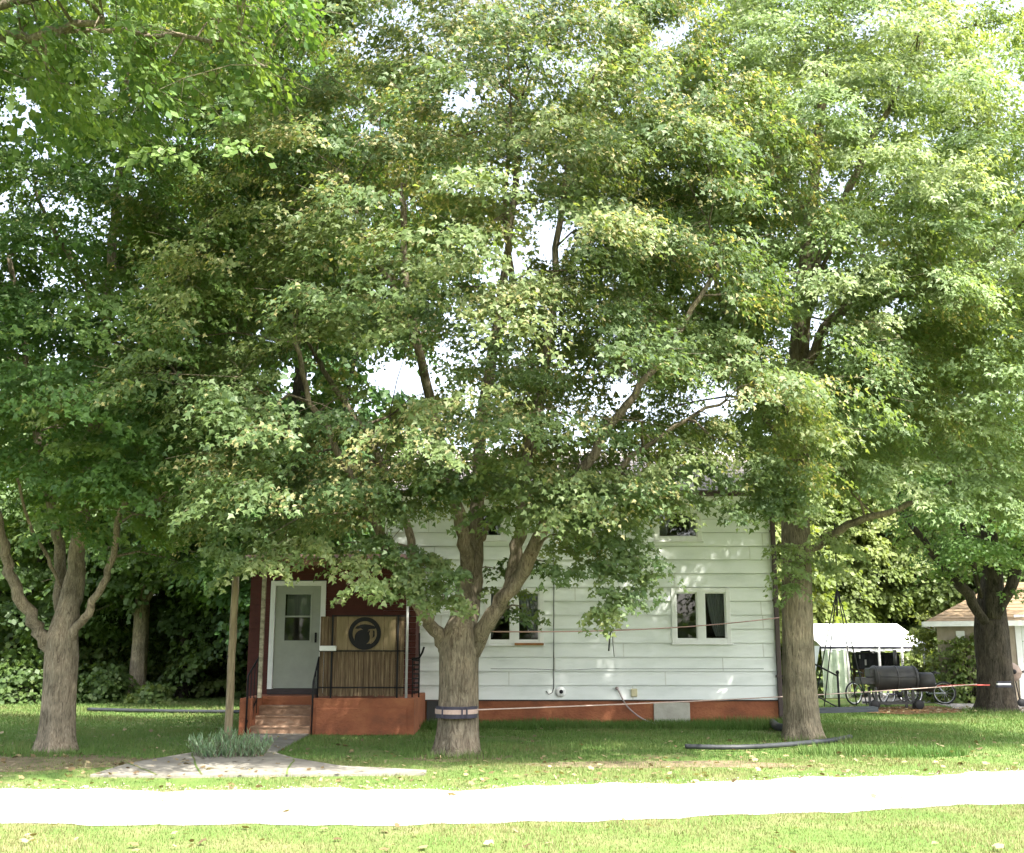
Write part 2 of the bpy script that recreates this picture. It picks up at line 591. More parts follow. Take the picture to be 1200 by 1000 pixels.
def tree(name, label, trunk, limbs, blobs, mats, shape, leaf, density=1.0, skirt=None, gaps=(), bough=1.25, tint=(0.25, 0.6),
         seeds=0.0, sprays=(), group=None, flare=0.3, cat='tree', keep=None, min_front=None, inner=0.35, per=7, nleaf=52,
         overlap=0.5):
    """trunk: (points, radii); limbs: [(points, r0, r1)]; blobs: ellipsoids (cx,cy,cz,rx,ry,rz) of the crown"""
    global N_LEAVES
    base = Vector(trunk[0][0])
    root = thing(name, label, cat, (base.x, base.y, 0), 0, group)
    off = Vector((base.x, base.y, 0))
    mb = MB()
    tp = smooth_path(trunk[0], 6)
    rr = np.interp(np.linspace(0, 1, len(tp)), np.linspace(0, 1, len(trunk[1])), trunk[1])
    ph = random.uniform(0, 6)

    def fn(i, th):
        z = tp[i].z
        f = math.exp(-max(z, 0) / 0.22)
        return (1 + flare * f * (1 + 0.45 * math.cos(5 * th + ph)) + 0.035 * math.cos(7 * th + ph + 1.1 * z) + 0.02 * math.cos(13 * th + 2 * z)
                + 0.03 * math.cos(3 * th + 1.7 * z + ph))
    mb.tube([p - off for p in tp], list(rr), 40, fn=fn)
    nodes = [(p, r) for p, r in zip(tp, rr) if p.z > 1.5]
    for pts, r0, r1 in limbs:
        sp = smooth_path(pts, 5)
        # small kinks make a limb look grown
        for i in range(2, len(sp) - 1):
            sp[i] += Vector((random.gauss(0, 0.02), random.gauss(0, 0.03), random.gauss(0, 0.02)))
        rl = [r0 + (r1 - r0) * (i / (len(sp) - 1)) ** 0.8 for i in range(len(sp))]
        rl = [r * (0.5 + 0.5 * min(1.0, i / 5.0)) for i, r in enumerate(rl)]   # slim where it leaves the trunk
        q = random.uniform(0, 6)
        mb.tube([p - off for p in sp], rl, 14, fn=lambda i, th: 1 + 0.06 * math.cos(3 * th + q + i * 0.3) + 0.03 * math.cos(7 * th + i))
        nodes += list(zip(sp, rl))
    bl = np.array(blobs, float)
    vol = np.array([b[3] * b[4] + b[4] * b[5] + b[3] * b[5] for b in bl])
    axis = np.array([base.x, base.y])
    # ---- boughs: spread apart over the crown's outer shell and, thinner, inside it
    cand = []
    ncand = int(6000)
    which = rng.choice(len(bl), ncand, p=vol / vol.sum())
    dirs = unit(rng.normal(0, 1, (ncand, 3)))
    rad = np.where(rng.random(ncand) < 1 - inner, rng.uniform(0.84, 1.0, ncand), rng.uniform(0.4, 0.84, ncand))
    Q = bl[which, :3] + dirs * bl[which, 3:] * rad[:, None]
    ok = np.ones(ncand, bool)
    for j, b in enumerate(bl):      # drop points deep inside another blob
        e = np.sqrt((((Q - b[:3]) / b[3:]) ** 2).sum(1))
        ok &= (which == j) | (e > 0.55)
    Q, dirs = Q[ok], dirs[ok]
    sel, seldir = [], []
    arr = np.zeros((0, 3))
    for q, d in zip(Q, dirs):
        if len(arr) and np.min(((arr - q) ** 2).sum(1)) < (bough * 0.82) ** 2:
            continue
        arr = np.vstack([arr, q])
        seldir.append(d)
    px, f = proj(arr)
    lv = Leaves()
    cl = []
    for q, d, p, ff in zip(arr, seldir, px, f):
        out = np.array([q[0] - axis[0], q[1] - axis[1], 0.0])
        out = out / max(np.linalg.norm(out), 0.3)
        dd = unit(out * 0.8 + np.array(d) * 0.5)
        bt = rng.uniform(*tint)
        az0 = math.atan2(dd[1], dd[0])
        for k in range(per):
            # clumps lie on an outward and downward tilted plate: the tier of a bough
            a = az0 + rng.uniform(-1.9, 1.9)
            r = bough * 0.62 * math.sqrt(rng.random())
            v = np.array([math.cos(a) * r, math.sin(a) * r, 0.0])
            outd = v @ np.array([dd[0], dd[1], 0])
            v[2] = -0.85 * max(outd, -0.3) + rng.normal(0, 0.2) + 0.15
            cl.append((q + v, unit(dd + v * 0.7), bough * rng.uniform(0.34, 0.5), bt))
    for c, o, s, n in sprays:
        cl.append((np.array(c), unit(np.array(o, float)), s, -n))
    P = np.array([c[0] for c in cl])
    px, f = proj(P)
    npos = np.array([tuple(p) for p, r in nodes])
    nrad = np.array([r for p, r in nodes])
    allg = list(SKY_GAPS) + list(gaps)
    g = np.array(allg, float)
    top = max(b[2] + b[5] for b in bl)
    for (c, o, s, bt), p, ff in zip(cl, px, f):
        spx = s * FPX / ff
        explicit = bt < 0
        if c[2] < 0.4:
            continue
        if not explicit:
            hit = (g[:, 0] - p[0]) ** 2 + (g[:, 1] - p[1]) ** 2 < (g[:, 2] + overlap * spx) ** 2
            if np.any(hit[:8]) or np.any(hit[len(SKY_GAPS):]) or (np.any(hit) and rng.random() < 0.66):
                continue
            if skirt is not None:
                lim = np.interp(p[0], [a for a, b in skirt], [b for a, b in skirt])
                if p[1] + spx * 0.75 > lim:
                    continue
            if keep is not None and not keep(c, p):
                continue
            if min_front is not None and c[1] < min_front:
                continue
        n = int(nleaf * density * rng.uniform(0.75, 1.25))
        size = leaf
        # what lies behind the crown or above the frame may be coarser
        if not explicit and (p[1] < -60 or c[1] > base.y + 1.8):
            n = int(n * 0.5)
            size = leaf * 1.4
        if explicit:
            n, bt = int(-bt * density), rng.uniform(*tint)
        hz = (c[2] - bl[0][2]) / bl[0][5]
        sd = 0.0
        if seeds and not explicit:
            sd = rng.uniform(0.25, 0.6) if rng.random() < seeds * (0.45 + 0.5 * np.clip(hz + 0.3, 0, 1)) else 0.04
        lv.clump(c, o, s, n, size, bt, seeds=sd)
        # a thin branch from the wood to the clump
        dist = np.linalg.norm(npos - c, axis=1) + np.maximum(npos[:, 2] - c[2], 0) * 0.6
        j = int(np.argmin(dist))
        a = Vector(npos[j])
        b = Vector(c - o * s * 0.3)
        L = (b - a).length
        if L < 6.0 and L > 0.15:
            m1 = a.lerp(b, 0.4) + Vector((random.gauss(0, 0.06), random.gauss(0, 0.06), 0.10)) * L
            m2 = a.lerp(b, 0.75) + Vector((random.gauss(0, 0.04), random.gauss(0, 0.04), 0.05)) * L
            r0 = min(nrad[j] * 0.6, 0.012 + 0.011 * L)
            mb.tube([a - off, m1 - off, m2 - off, b - off, b - off + Vector(o) * s], [r0, r0 * 0.7, r0 * 0.5, r0 * 0.35, 0.003], 5)
            if L > 0.9:
                for q_, rq in ((m1, r0 * 0.7), (m2, r0 * 0.5)):
                    npos = np.vstack([npos, np.array(q_)])
                    nrad = np.append(nrad, rq)
    mb.build('trunk', mats[0], root)
    crown, n = lv.build('crown', shape, mats[1], root)
    crown.data.transform(__import__('mathutils').Matrix.Translation(-off))
    N_LEAVES += n
    return root


# ---------------------------------------------------------------- ground, road, paths
M['soil'] = noise_mat('lawn_soil', [(0.25, (0.065, 0.13, 0.026)), (0.5, (0.105, 0.15, 0.042)), (0.75, (0.19, 0.165, 0.09))], 1.3, bump=0.4, bscale=30, rough=0.95, spec=0.1)
M['gravel'] = noise_mat('limestone_gravel', [(0.25, (0.24, 0.215, 0.165)), (0.5, (0.37, 0.345, 0.29)), (0.75, (0.47, 0.45, 0.40))], 7, bump=0.9, bscale=55, rough=0.95, spec=0.1)
M['concrete'] = noise_mat('old_concrete', [(0.3, (0.15, 0.14, 0.115)), (0.6, (0.235, 0.22, 0.185)), (0.8, (0.29, 0.27, 0.23))], 3, bump=0.3, bscale=40, rough=0.9, spec=0.15)
M['asphalt'] = noise_mat('grey_drive', [(0.3, (0.20, 0.19, 0.18)), (0.7, (0.32, 0.30, 0.28))], 6, bump=0.4, bscale=40, rough=0.95, spec=0.1)
M['mulch'] = noise_mat('brown_mulch', [(0.3, (0.09, 0.05, 0.025)), (0.6, (0.20, 0.11, 0.05)), (0.8, (0.32, 0.2, 0.1))], 12, bump=0.9, bscale=30, rough=0.95, spec=0.1)

mb = MB()
mb.quad((-700, -300, 0), (700, -300, 0), (700, 1500, 0), (-700, 1500, 0))
tag(mb.build('ground', M['soil']), kind='structure')

FAR = [(-120, 927), (0, 926), (250, 926), (550, 925), (800, 917), (1000, 911), (1200, 904), (1330, 899)]
NEAR = [(-120, 965), (0, 966), (250, 968), (550, 967), (800, 959), (1000, 951), (1200, 942), (1330, 936)]
far_w = [gnd(*p) for p in FAR]
near_w = [gnd(*p) for p in NEAR]


def far_y(x):
    return np.interp(x, [p.x for p in far_w], [p.y for p in far_w]) + 0.10 * np.sin(x * 2.1) + 0.07 * np.sin(x * 5.3 + 1) + 0.05 * np.sin(x * 11.7)


def near_y(x):
    return np.interp(x, [p.x for p in near_w], [p.y for p in near_w]) + 0.05 * np.sin(x * 2.7 + 2) + 0.035 * np.sin(x * 7.1) + 0.02 * np.sin(x * 15)


mb = MB()
xs = np.linspace(-16, 18, 260)
for i in range(len(xs) - 1):
    a, b = xs[i], xs[i + 1]
    na, nb, fa, fb = near_y(a), near_y(b), far_y(a), far_y(b)
    for k in range(6):
        def pt(x, n, f, t):
            return (x, n + (f - n) * t, 0.006 + 0.035 * math.sin(math.pi * t) ** 0.7)
        mb.quad(pt(a, na, fa, k / 6), pt(b, nb, fb, k / 6), pt(b, nb, fb, (k + 1) / 6), pt(a, na, fa, (k + 1) / 6), True)
tag(mb.build('gravel_road', M['gravel']), kind='structure')

# concrete walk: from the steps down to the road side, with an arm to the right
WALK = [gnd(*p) for p in [(105, 911), (150, 897), (225, 884), (262, 880), (285, 868), (300, 860), (345, 858), (362, 862), (340, 874), (322, 884),
                          (345, 891), (400, 900), (500, 905), (498, 909), (400, 910), (300, 911), (200, 912)]]


def in_poly(P, poly):
    x, y = P[:, 0], P[:, 1]
    ins = np.zeros(len(P), bool)
    n = len(poly)
    for i in range(n):
        x1, y1, x2, y2 = poly[i][0], poly[i][1], poly[(i + 1) % n][0], poly[(i + 1) % n][1]
        c = ((y1 > y) != (y2 > y)) & (x < (x2 - x1) * (y - y1) / (y2 - y1 + 1e-12) + x1)
        ins ^= c
    return ins


def slab(name, poly, m, h, kind='structure', cracks=()):
    b = MB()
    P = [(p[0], p[1], h) for p in poly]
    b.poly(P)
    for i in range(len(P)):
        j = (i + 1) % len(P)
        b.quad((P[i][0], P[i][1], -0.05), (P[j][0], P[j][1], -0.05), P[j], P[i])
    return tag(b.build(name, m), kind=kind)


bm_walk = slab('front_walk', list(reversed(WALK)) if False else WALK, M['concrete'], 0.03)
# cracks and joints in the slab: thin soil filled gaps
mb = MB()
for a, b in (((150, 897), (185, 911)), ((225, 885), (235, 911)), ((290, 870), (338, 874)), ((345, 892), (335, 911)), ((285, 882), (322, 885))):
    A, B = gnd(*a), gnd(*b)
    d = (B - A)
    s = Vector((-d.y, d.x, 0)).normalized() * 0.013
    n_ = 6
    pts = [A.lerp(B, k / n_) + s * random.uniform(-1.5, 1.5) for k in range(n_ + 1)]
    for k in range(n_):
        p, q = pts[k], pts[k + 1]
        mb.quad((p.x - s.x, p.y - s.y, 0.034), (q.x - s.x, q.y - s.y, 0.034), (q.x + s.x, q.y + s.y, 0.034), (p.x + s.x, p.y + s.y, 0.034))
tag(mb.build('walk_joints', M['soil']), kind='structure')

DRIVE = [gnd(*p) for p in [(1010, 825), (1095, 824), (1130, 834), (1400, 842), (1500, 820), (1300, 812), (1200, 812), (1100, 812), (1010, 813)]]
slab('driveway', DRIVE, M['asphalt'], 0.012)
MULCH = [gnd(*p) for p in [(1015, 836), (1060, 838), (1120, 836), (1135, 833), (1090, 828), (1015, 830)]]
slab('mulch_bed', MULCH, M['mulch'], 0.02)

# bare trodden soil under the trees
M['dirt'] = noise_mat('bare_soil', [(0.3, (0.10, 0.08, 0.048)), (0.6, (0.18, 0.145, 0.09)), (0.8, (0.25, 0.21, 0.14))], 3, bump=0.6, bscale=25, rough=0.95, spec=0.1)
for cx_, cy_, ra_, rb2, sd_ in ((-6.9, 14.9, 2.3, 1.0, 1.0), (-0.85, 15.6, 0.75, 0.6, 2.2), (5.12, 18.1, 0.8, 0.6, 3.1), (2.2, 14.6, 1.9, 0.45, 4.0)):
    slab('bare_soil', [(cx_ + ra_ * (1 + 0.18 * math.sin(3 * t + sd_) + 0.12 * math.sin(7 * t)) * math.cos(t), cy_ + rb2 * (1 + 0.2 * math.sin(4 * t + sd_)) * math.sin(t))
                       for t in np.linspace(0, 2 * math.pi, 40)[:-1]], M['dirt'], 0.005)

# ---------------------------------------------------------------- house
M['siding'] = noise_mat('white_siding', [(0.28, (0.62, 0.66, 0.635)), (0.5, (0.73, 0.765, 0.745)), (0.7, (0.77, 0.80, 0.785))], 1.1, (1, 1, 3), rough=0.55, bump=0.05, bscale=60, spec=0.35)
M['trim_white'] = plain('white_paint', (0.74, 0.75, 0.74), 0.5, 0.05, 8, 0.05)
M['red'] = noise_mat('red_masonry_paint', [(0.22, (0.12, 0.05, 0.03)), (0.45, (0.24, 0.085, 0.042)), (0.68, (0.33, 0.13, 0.062)), (0.84, (0.36, 0.25, 0.17))], 1.5, (1, 1, 1.4), rough=0.9, bump=0.7, bscale=18)
M['maroon'] = noise_mat('maroon_boards', [(0.3, (0.055, 0.014, 0.011)), (0.7, (0.088, 0.024, 0.017))], 3, rough=0.7, bump=0.15)
M['brown_metal'] = plain('brown_gutter', (0.055, 0.038, 0.034), 0.5, 0.15, 5)
M['shingle'] = noise_mat('grey_shingle', [(0.3, (0.26, 0.23, 0.21)), (0.7, (0.42, 0.38, 0.35))], 8, rough=0.95, bump=0.4)
M['glass'] = glass_mat('window_glass')
M['room'] = plain('dark_room', (0.10, 0.09, 0.08), 0.9, 0.2, 2)
M['curtain'] = noise_mat('curtain_cloth', [(0.3, (0.42, 0.42, 0.42)), (0.7, (0.58, 0.58, 0.57))], 4, (8, 1, 0.5), rough=0.95, bump=0.2)
M['concrete_wall'] = noise_mat('bare_cement', [(0.3, (0.34, 0.33, 0.28)), (0.7, (0.46, 0.45, 0.39))], 4, rough=0.9, bump=0.3)
M['old_wood'] = noise_mat('weathered_plank', [(0.28, (0.04, 0.027, 0.016)), (0.5, (0.12, 0.082, 0.046)), (0.72, (0.24, 0.185, 0.11))], 3.2, (9, 4, 0.55), rough=0.85, bump=0.35, bscale=8)
M['ply'] = noise_mat('tan_plywood', [(0.25, (0.13, 0.098, 0.052)), (0.7, (0.24, 0.185, 0.105))], 2.5, (5, 2, 0.7), rough=0.85, bump=0.2)
M['iron'] = plain('black_iron', (0.012, 0.012, 0.013), 0.65, 0.2, 10, spec=0.2)
M['door_paint'] = noise_mat('grey_green_door', [(0.3, (0.26, 0.28, 0.24)), (0.7, (0.33, 0.35, 0.30))], 2, rough=0.5, bump=0.05)
M['step'] = noise_mat('worn_step', [(0.3, (0.16, 0.095, 0.06)), (0.55, (0.29, 0.18, 0.115)), (0.75, (0.37, 0.28, 0.20))], 5, (1, 1, 2), rough=0.9, bump=0.3)
M['rubber'] = plain('black_rubber', (0.02, 0.02, 0.022), 0.6, 0.2, 10)
M['brass_wood'] = plain('orange_wood', (0.28, 0.13, 0.05), 0.7, 0.2, 6)

HY = 21.9
HX0, HX1 = -2.74, 5.70
HZ0, HZ1 = 0.53, 5.05
house = thing('house', 'two storey white sided house on a red foundation with a maroon side entry', 'house', (0, 0, 0))
WIN = [(3.45, 4.68, 1.73, 2.87, 2), (-0.56, 0.66, 1.70, 2.87, 2), (3.12, 4.12, 3.93, 4.62, 1), (-1.05, -0.15, 3.95, 4.68, 1)]
EXPO = 0.297
mb = MB()
zs = set([HZ0, HZ1])
k = 0
while HZ0 + k * EXPO < HZ1:
    zs.add(HZ0 + k * EXPO)
    k += 1
for x0, x1, z0, z1, n_ in WIN:
    zs |= {z0, z1}
zs = sorted(zs)


def lap(z, c):
    return HY - 0.034 * (1 - (z - c) / EXPO)


GRV = 0.013
zs = sorted(set(zs) | {z + EXPO - GRV for z in [HZ0 + i * EXPO for i in range(k)] if z + EXPO - GRV < HZ1})
for za, zb in zip(zs[:-1], zs[1:]):
    if zb - za < 1e-4:
        continue
    mid = (za + zb) / 2
    c = HZ0 + math.floor((mid - HZ0) / EXPO) * EXPO
    cuts = [(x0, x1) for x0, x1, z0, z1, n_ in WIN if z0 < mid < z1]
    cuts.sort()
    x = HX0
    segs = []
    for a, b in cuts:
        segs.append((x, a))
        x = b
    segs.append((x, HX1))
    groove = mid > c + EXPO - GRV
    YB = HY + 0.035
    for a, b in segs:
        if groove:
            mb.quad((a, YB, za), (b, YB, za), (b, YB, zb), (a, YB, zb))
            continue
        mb.quad((a, lap(za, c), za), (b, lap(za, c), za), (b, lap(zb, c), zb), (a, lap(zb, c), zb))
        if abs(za - c) < 1e-5:
            mb.quad((a, YB, za), (b, YB, za), (b, lap(za, c), za), (a, lap(za, c), za))
        if abs(zb - (c + EXPO - GRV)) < 1e-5:
            mb.quad((a, lap(zb, c), zb), (b, lap(zb, c), zb), (b, YB, zb), (a, YB, zb))
# butt joints: narrow cover strips, staggered from course to course
jr = random.Random(5)
jb = MB()
for i in range(15):
    c = HZ0 + i * EXPO
    x = HX0 + jr.uniform(0.6, 2.8)
    while x < HX1 - 0.2:
        if not any(x0 - 0.06 < x < x1 + 0.06 and z0 < c + EXPO and z1 > c for x0, x1, z0, z1, n_ in WIN):
            jb.quad((x - 0.012, lap(c + 0.004, c) - 0.003, c + 0.004), (x + 0.012, lap(c + 0.004, c) - 0.003, c + 0.004),
                    (x + 0.012, lap(c + EXPO - GRV - 0.004, c) - 0.003, c + EXPO - GRV - 0.004), (x - 0.012, lap(c + EXPO - GRV - 0.004, c) - 0.003, c + EXPO - GRV - 0.004))
        x += jr.uniform(2.4, 3.66)
# the other three sides
D = 7.6
mb.quad((HX1, HY, HZ0), (HX1, HY + D, HZ0), (HX1, HY + D, HZ1), (HX1, HY, HZ1))
mb.quad((HX0, HY + D, HZ0), (HX0, HY, HZ0), (HX0, HY, HZ1), (HX0, HY + D, HZ1))
mb.quad((HX1, HY + D, HZ0), (HX0, HY + D, HZ0), (HX0, HY + D, HZ1), (HX1, HY + D, HZ1))
RZ = HZ1 + 1.55
mb.poly([(HX1, HY, HZ1), (HX1, HY + D, HZ1), (HX1, HY + D / 2, RZ)])
mb.poly([(HX0, HY + D, HZ1), (HX0, HY, HZ1), (HX0, HY + D / 2, RZ)])
sw_ = mb.build('siding_wall', M['siding'], house)
tag(jb.build('joint_strips', plain('aged_strip', (0.58, 0.60, 0.56), 0.6), sw_), kind='stuff')

mb = MB()   # rooms behind the windows
for z0, z1 in ((0.6, 2.98), (3.3, 4.95)):
    X0, X1, Y0, Y1 = HX0 + 0.1, HX1 - 0.1, HY + 0.06, HY + 3.2
    mb.quad((X0, Y0, z0), (X1, Y0, z0), (X1, Y1, z0), (X0, Y1, z0))
    mb.quad((X0, Y0, z1), (X0, Y1, z1), (X1, Y1, z1), (X1, Y0, z1))
    mb.quad((X0, Y1, z0), (X1, Y1, z0), (X1, Y1, z1), (X0, Y1, z1))
    mb.quad((X0, Y0, z0), (X0, Y1, z0), (X0, Y1, z1), (X0, Y0, z1))
    mb.quad((X1, Y0, z0), (X1, Y1, z0), (X1, Y1, z1), (X1, Y0, z1))
mb.build('inner_room', M['room'], house)

mb = MB()
mb.box(HX0 + 0.01, HX1 - 0.03, HY + 0.02, HY + D - 0.02, -0.2, HZ0 - 0.004)
mb.build('foundation', M['red'], house)
mb = MB()
mb.box(HX0, HX1, HY - 0.012, HY + 0.018, HZ0 - 0.03, HZ0 - 0.006)
mb.build('starter_strip', M['brown_metal'], house)
mb = MB()
a, b = at(766, 824, HY), at(809, 851, HY)
mb.box(a.x, b.x, HY - 0.02, HY + 0.05, 0.0, 0.47, 0.008)
tag(mb.build('cellar_panel', M['concrete_wall'], house), 'pale cement panel closing a cellar window')
mb = MB()
a, b = at(500, 822, HY), at(517, 851, HY)
mb.box(a.x, b.x, HY - 0.02, HY + 0.05, 0.02, 0.50, 0.008)
mb.build('vent_board', plain('dark_board', (0.05, 0.052, 0.05), 0.8), house)

# roof with eave overhang, fascia and gutter
mb = MB()
ov = 0.38
sl_ = 1.55 / (D / 2)
for s in (-1, 1):
    y_e = HY + D / 2 + s * (D / 2 + ov)
    z_e = HZ1 - ov * sl_ + 0.04
    nrow = 14
    for i in range(nrow):
        t0, t1 = i / nrow, (i + 1) / nrow
        ya, yb = y_e + (HY + D / 2 - y_e) * t0, y_e + (HY + D / 2 - y_e) * t1
        za, zb = z_e + (RZ + 0.04 - z_e) * t0 + 0.03, z_e + (RZ + 0.04 - z_e) * t1 + 0.018
        mb.quad((HX0 - 0.3, ya, za), (HX1 + 0.3, ya, za), (HX1 + 0.3, yb, zb), (HX0 - 0.3, yb, zb))
        mb.quad((HX0 - 0.3, ya, za - 0.03), (HX1 + 0.3, ya, za - 0.03), (HX1 + 0.3, ya, za), (HX0 - 0.3, ya, za))
roof = mb.build('roof', M['shingle'], house)
mb = MB()
z_e = HZ1 - ov * sl_ + 0.04
mb.box(HX0 - 0.3, HX1 + 0.3, HY - ov, HY + 0.02, z_e - 0.05, z_e - 0.02)
mb.box(HX0 - 0.3, HX1 + 0.3, HY + D - 0.02, HY + D + ov, z_e - 0.05, z_e - 0.02)
for X in (HX0 - 0.3, HX1 + 0.24):
    mb.bar((X + 0.03, HY - ov, z_e - 0.02), (X + 0.03, HY + D / 2, RZ - 0.02), 0.05, 0.14)
    mb.bar((X + 0.03, HY + D + ov, z_e - 0.02), (X + 0.03, HY + D / 2, RZ - 0.02), 0.05, 0.14)
mb.build('soffit', M['trim_white'], house)
mb = MB()
gy = HY - ov
mb.prism([(HX0 - 0.3, z_e - 0.10), (HX1 + 0.3, z_e - 0.10), (HX1 + 0.3, z_e + 0.02), (HX0 - 0.3, z_e + 0.02)], gy - 0.10, gy - 0.002)
mb.build('gutter', M['brown_metal'], house)
mb = MB()
mb.bar((HX1 - 0.02, gy - 0.05, z_e - 0.10), (HX1 - 0.02, gy - 0.05, z_e - 0.16), 0.08, 0.08)
mb.bar((HX1 - 0.02, gy - 0.05, z_e - 0.16), (HX1 - 0.02, HY - 0.07, z_e - 0.42), 0.085, 0.075)
mb.box(HX1 - 0.065, HX1 + 0.025, HY - 0.11, HY - 0.03, 0.15, z_e - 0.42, 0.01)
mb.bar((HX1 - 0.02, HY - 0.07, 0.17), (HX1 + 0.02, HY - 0.32, 0.07), 0.085, 0.075)
for z in (1.0, 2.6, 4.1):
    mb.box(HX1 - 0.085, HX1 + 0.045, HY - 0.115, HY - 0.02, z, z + 0.04)
mb.build('downspout', M['brown_metal'], house)
mb = MB()
mb.box(HX0 - 0.03, HX0 + 0.005, HY - 0.026, HY + 0.06, HZ0, HZ1 - 0.15)
mb.build('corner_trim', M['trim_white'], house)
mb = MB()
mb.box(HX1 - 0.005, HX1 + 0.03, HY - 0.026, HY + 0.06, HZ0, HZ1 - 0.15)
mb.build('corner_trim', M['trim_white'], house)


def window(x0, x1, z0, z1, n, side, curtain=None):
    f = MB()
    b = 0.075
    ya, yb = HY - 0.05, HY + 0.07
    f.box(x0 - 0.02, x0 + b, ya, yb, z0 - 0.02, z1 + 0.02, 0.006)
    f.box(x1 - b, x1 + 0.02, ya, yb, z0 - 0.02, z1 + 0.02, 0.006)
    f.box(x0 + b, x1 - b, ya + 0.003, yb, z1 - b, z1 + 0.018)
    f.box(x0 + b, x1 - b, ya + 0.003, yb, z0 - 0.018, z0 + b * 0.8)
    spans = [(x0 + b, x1 - b)]
    if n == 2:
        m_ = (x0 + x1) / 2
        f.box(m_ - 0.075, m_ + 0.075, ya + 0.006, yb, z0 + b * 0.8, z1 - b)
        spans = [(x0 + b, m_ - 0.075), (m_ + 0.075, x1 - b)]
    fr = f.build('window', M['trim_white'], house)
    for i, (a, c) in enumerate(spans):
        s = MB()
        s.quad((a, HY + 0.02, z0 + b * 0.8), (c, HY + 0.02, z0 + b * 0.8), (c, HY + 0.02, z1 - b), (a, HY + 0.02, z1 - b))
        s.build('pane', M['glass'], fr)
        s = MB()   # sash
        t = 0.028
        za, zb = z0 + b * 0.8, z1 - b
        s.box(a, a + t, HY - 0.02, HY + 0.03, za, zb)
        s.box(c - t, c, HY - 0.02, HY + 0.03, za, zb)
        s.box(a + t, c - t, HY - 0.018, HY + 0.03, za, za + t)
        s.box(a + t, c - t, HY - 0.018, HY + 0.03, zb - t, zb)
        s.build('sash', M['trim_white'], fr)
    s = MB()
    s.box(x0 - 0.05, x1 + 0.05, HY - 0.085, HY - 0.02, z0 - 0.055, z0 - 0.021, 0.008)
    s.build('sill', M['trim_white'], fr)
    # curtains drawn to the sides, hanging in folds
    for a, c, top_in in curtain or ():
        s = MB()
        N = 22
        rows = 8
        for r in range(rows):
            for i in range(N):
                def q(i_, r_):
                    u = i_ / N
                    v = r_ / rows
                    bot = c + (top_in - c) * (1 - v) ** 0.7
                    x = a + (bot - a) * u
                    return (x, HY + 0.14 + 0.022 * math.sin(u * 38), z1 - b - (z1 - z0 - 0.2) * v)
                s.quad(q(i, r), q(i + 1, r), q(i + 1, r + 1), q(i, r + 1), True)
        s.build('curtain', M['curtain'], fr)
    return fr


window(*WIN[0][:4], 2, 0, [(4.61, 4.40, 4.2)])
window(*WIN[1][:4], 2, 0, [(0.58, 0.42, 0.12), (-0.48, -0.42, -0.3)])
window(*WIN[2][:4], 1, 0, [(3.2, 3.4, 3.5), (4.04, 3.95, 3.85)])
window(*WIN[3][:4], 1, 0, [(-0.22, -0.32, -0.4)])
# the orange board that lies on the sill of the window behind the trunk
mb = MB()
a, b = at(603, 754, HY), at(637, 758, HY)
mb.box(a.x, b.x, HY - 0.16, HY - 0.02, a.z - 0.045, a.z + 0.005, 0.006)
tag(mb.build('sill_board', M['brass_wood']), 'short orange wooden board on the sill of the window behind the trunk', 'board')

# ---- side entry and porch (parts of the house)
EY = 21.0
PX0, PX1 = -5.12, -1.84
PY = 19.4
PZ = 0.68
mb = MB()
for i in range(24):   # horizontal maroon boards with the door opening left out
    z0 = 0.5 + i * 0.125
    z1 = min(z0 + 0.123, 3.45)
    if z0 > 3.4:
        break
    for a, b in (((-5.42, -1.98),) if z0 > 2.97 else ((-5.42, -4.98), (-3.86, -1.98))):
        mb.quad((a, EY - 0.012, z0), (b, EY - 0.012, z0), (b, EY, z1), (a, EY, z1))
        mb.quad((a, EY, z0), (b, EY, z0), (b, EY - 0.012, z0), (a, EY - 0.012, z0))
mb.quad((-5.42, EY + 4.5, 0.3), (-5.42, EY, 0.3), (-5.42, EY, 3.45), (-5.42, EY + 4.5, 3.45))
mb.quad((-2.70, EY + 4.5, 0.3), (-5.42, EY + 4.5, 0.3), (-5.42, EY + 4.5, 3.45), (-2.70, EY + 4.5, 3.45))
mb.quad((-1.98, EY, 0.3), (-1.98, HY - 0.04, 0.3), (-1.98, HY - 0.04, 3.45), (-1.98, EY, 3.45))
mb.build('entry_wall', M['maroon'], house)
mb = MB()
mb.box(-5.4, -2.76, EY + 0.02, EY + 4.45, -0.1, 0.5)
mb.build('entry_foundation', M['red'], house)
mb = MB()
mb.poly([(-5.55, 19.0, 3.28), (-1.70, 19.0, 3.28), (-1.70, HY - 0.03, 3.62), (-5.55, HY - 0.03, 3.62)])
mb.quad((-5.55, 19.0, 3.14), (-1.70, 19.0, 3.14), (-1.70, 19.0, 3.28), (-5.55, 19.0, 3.28))
mb.quad((-5.55, HY - 0.03, 3.48), (-5.55, 19.0, 3.14), (-5.55, 19.0, 3.28), (-5.55, HY - 0.03, 3.62))
mb.quad((-1.70, 19.0, 3.14), (-1.70, HY - 0.03, 3.48), (-1.70, HY - 0.03, 3.62), (-1.70, 19.0, 3.28))
mb.quad((-5.55, 19.0, 3.14), (-5.55, HY - 0.03, 3.48), (-1.70, HY - 0.03, 3.48), (-1.70, 19.0, 3.14))
mb.poly([(-5.55, HY - 0.03, 3.625), (-2.76, HY - 0.03, 3.625), (-2.76, EY + 4.7, 3.5), (-5.55, EY + 4.7, 3.5)])
mb.build('porch_roof', plain('brown_roofing', (0.13, 0.075, 0.05), 0.9, 0.2, 7), house)

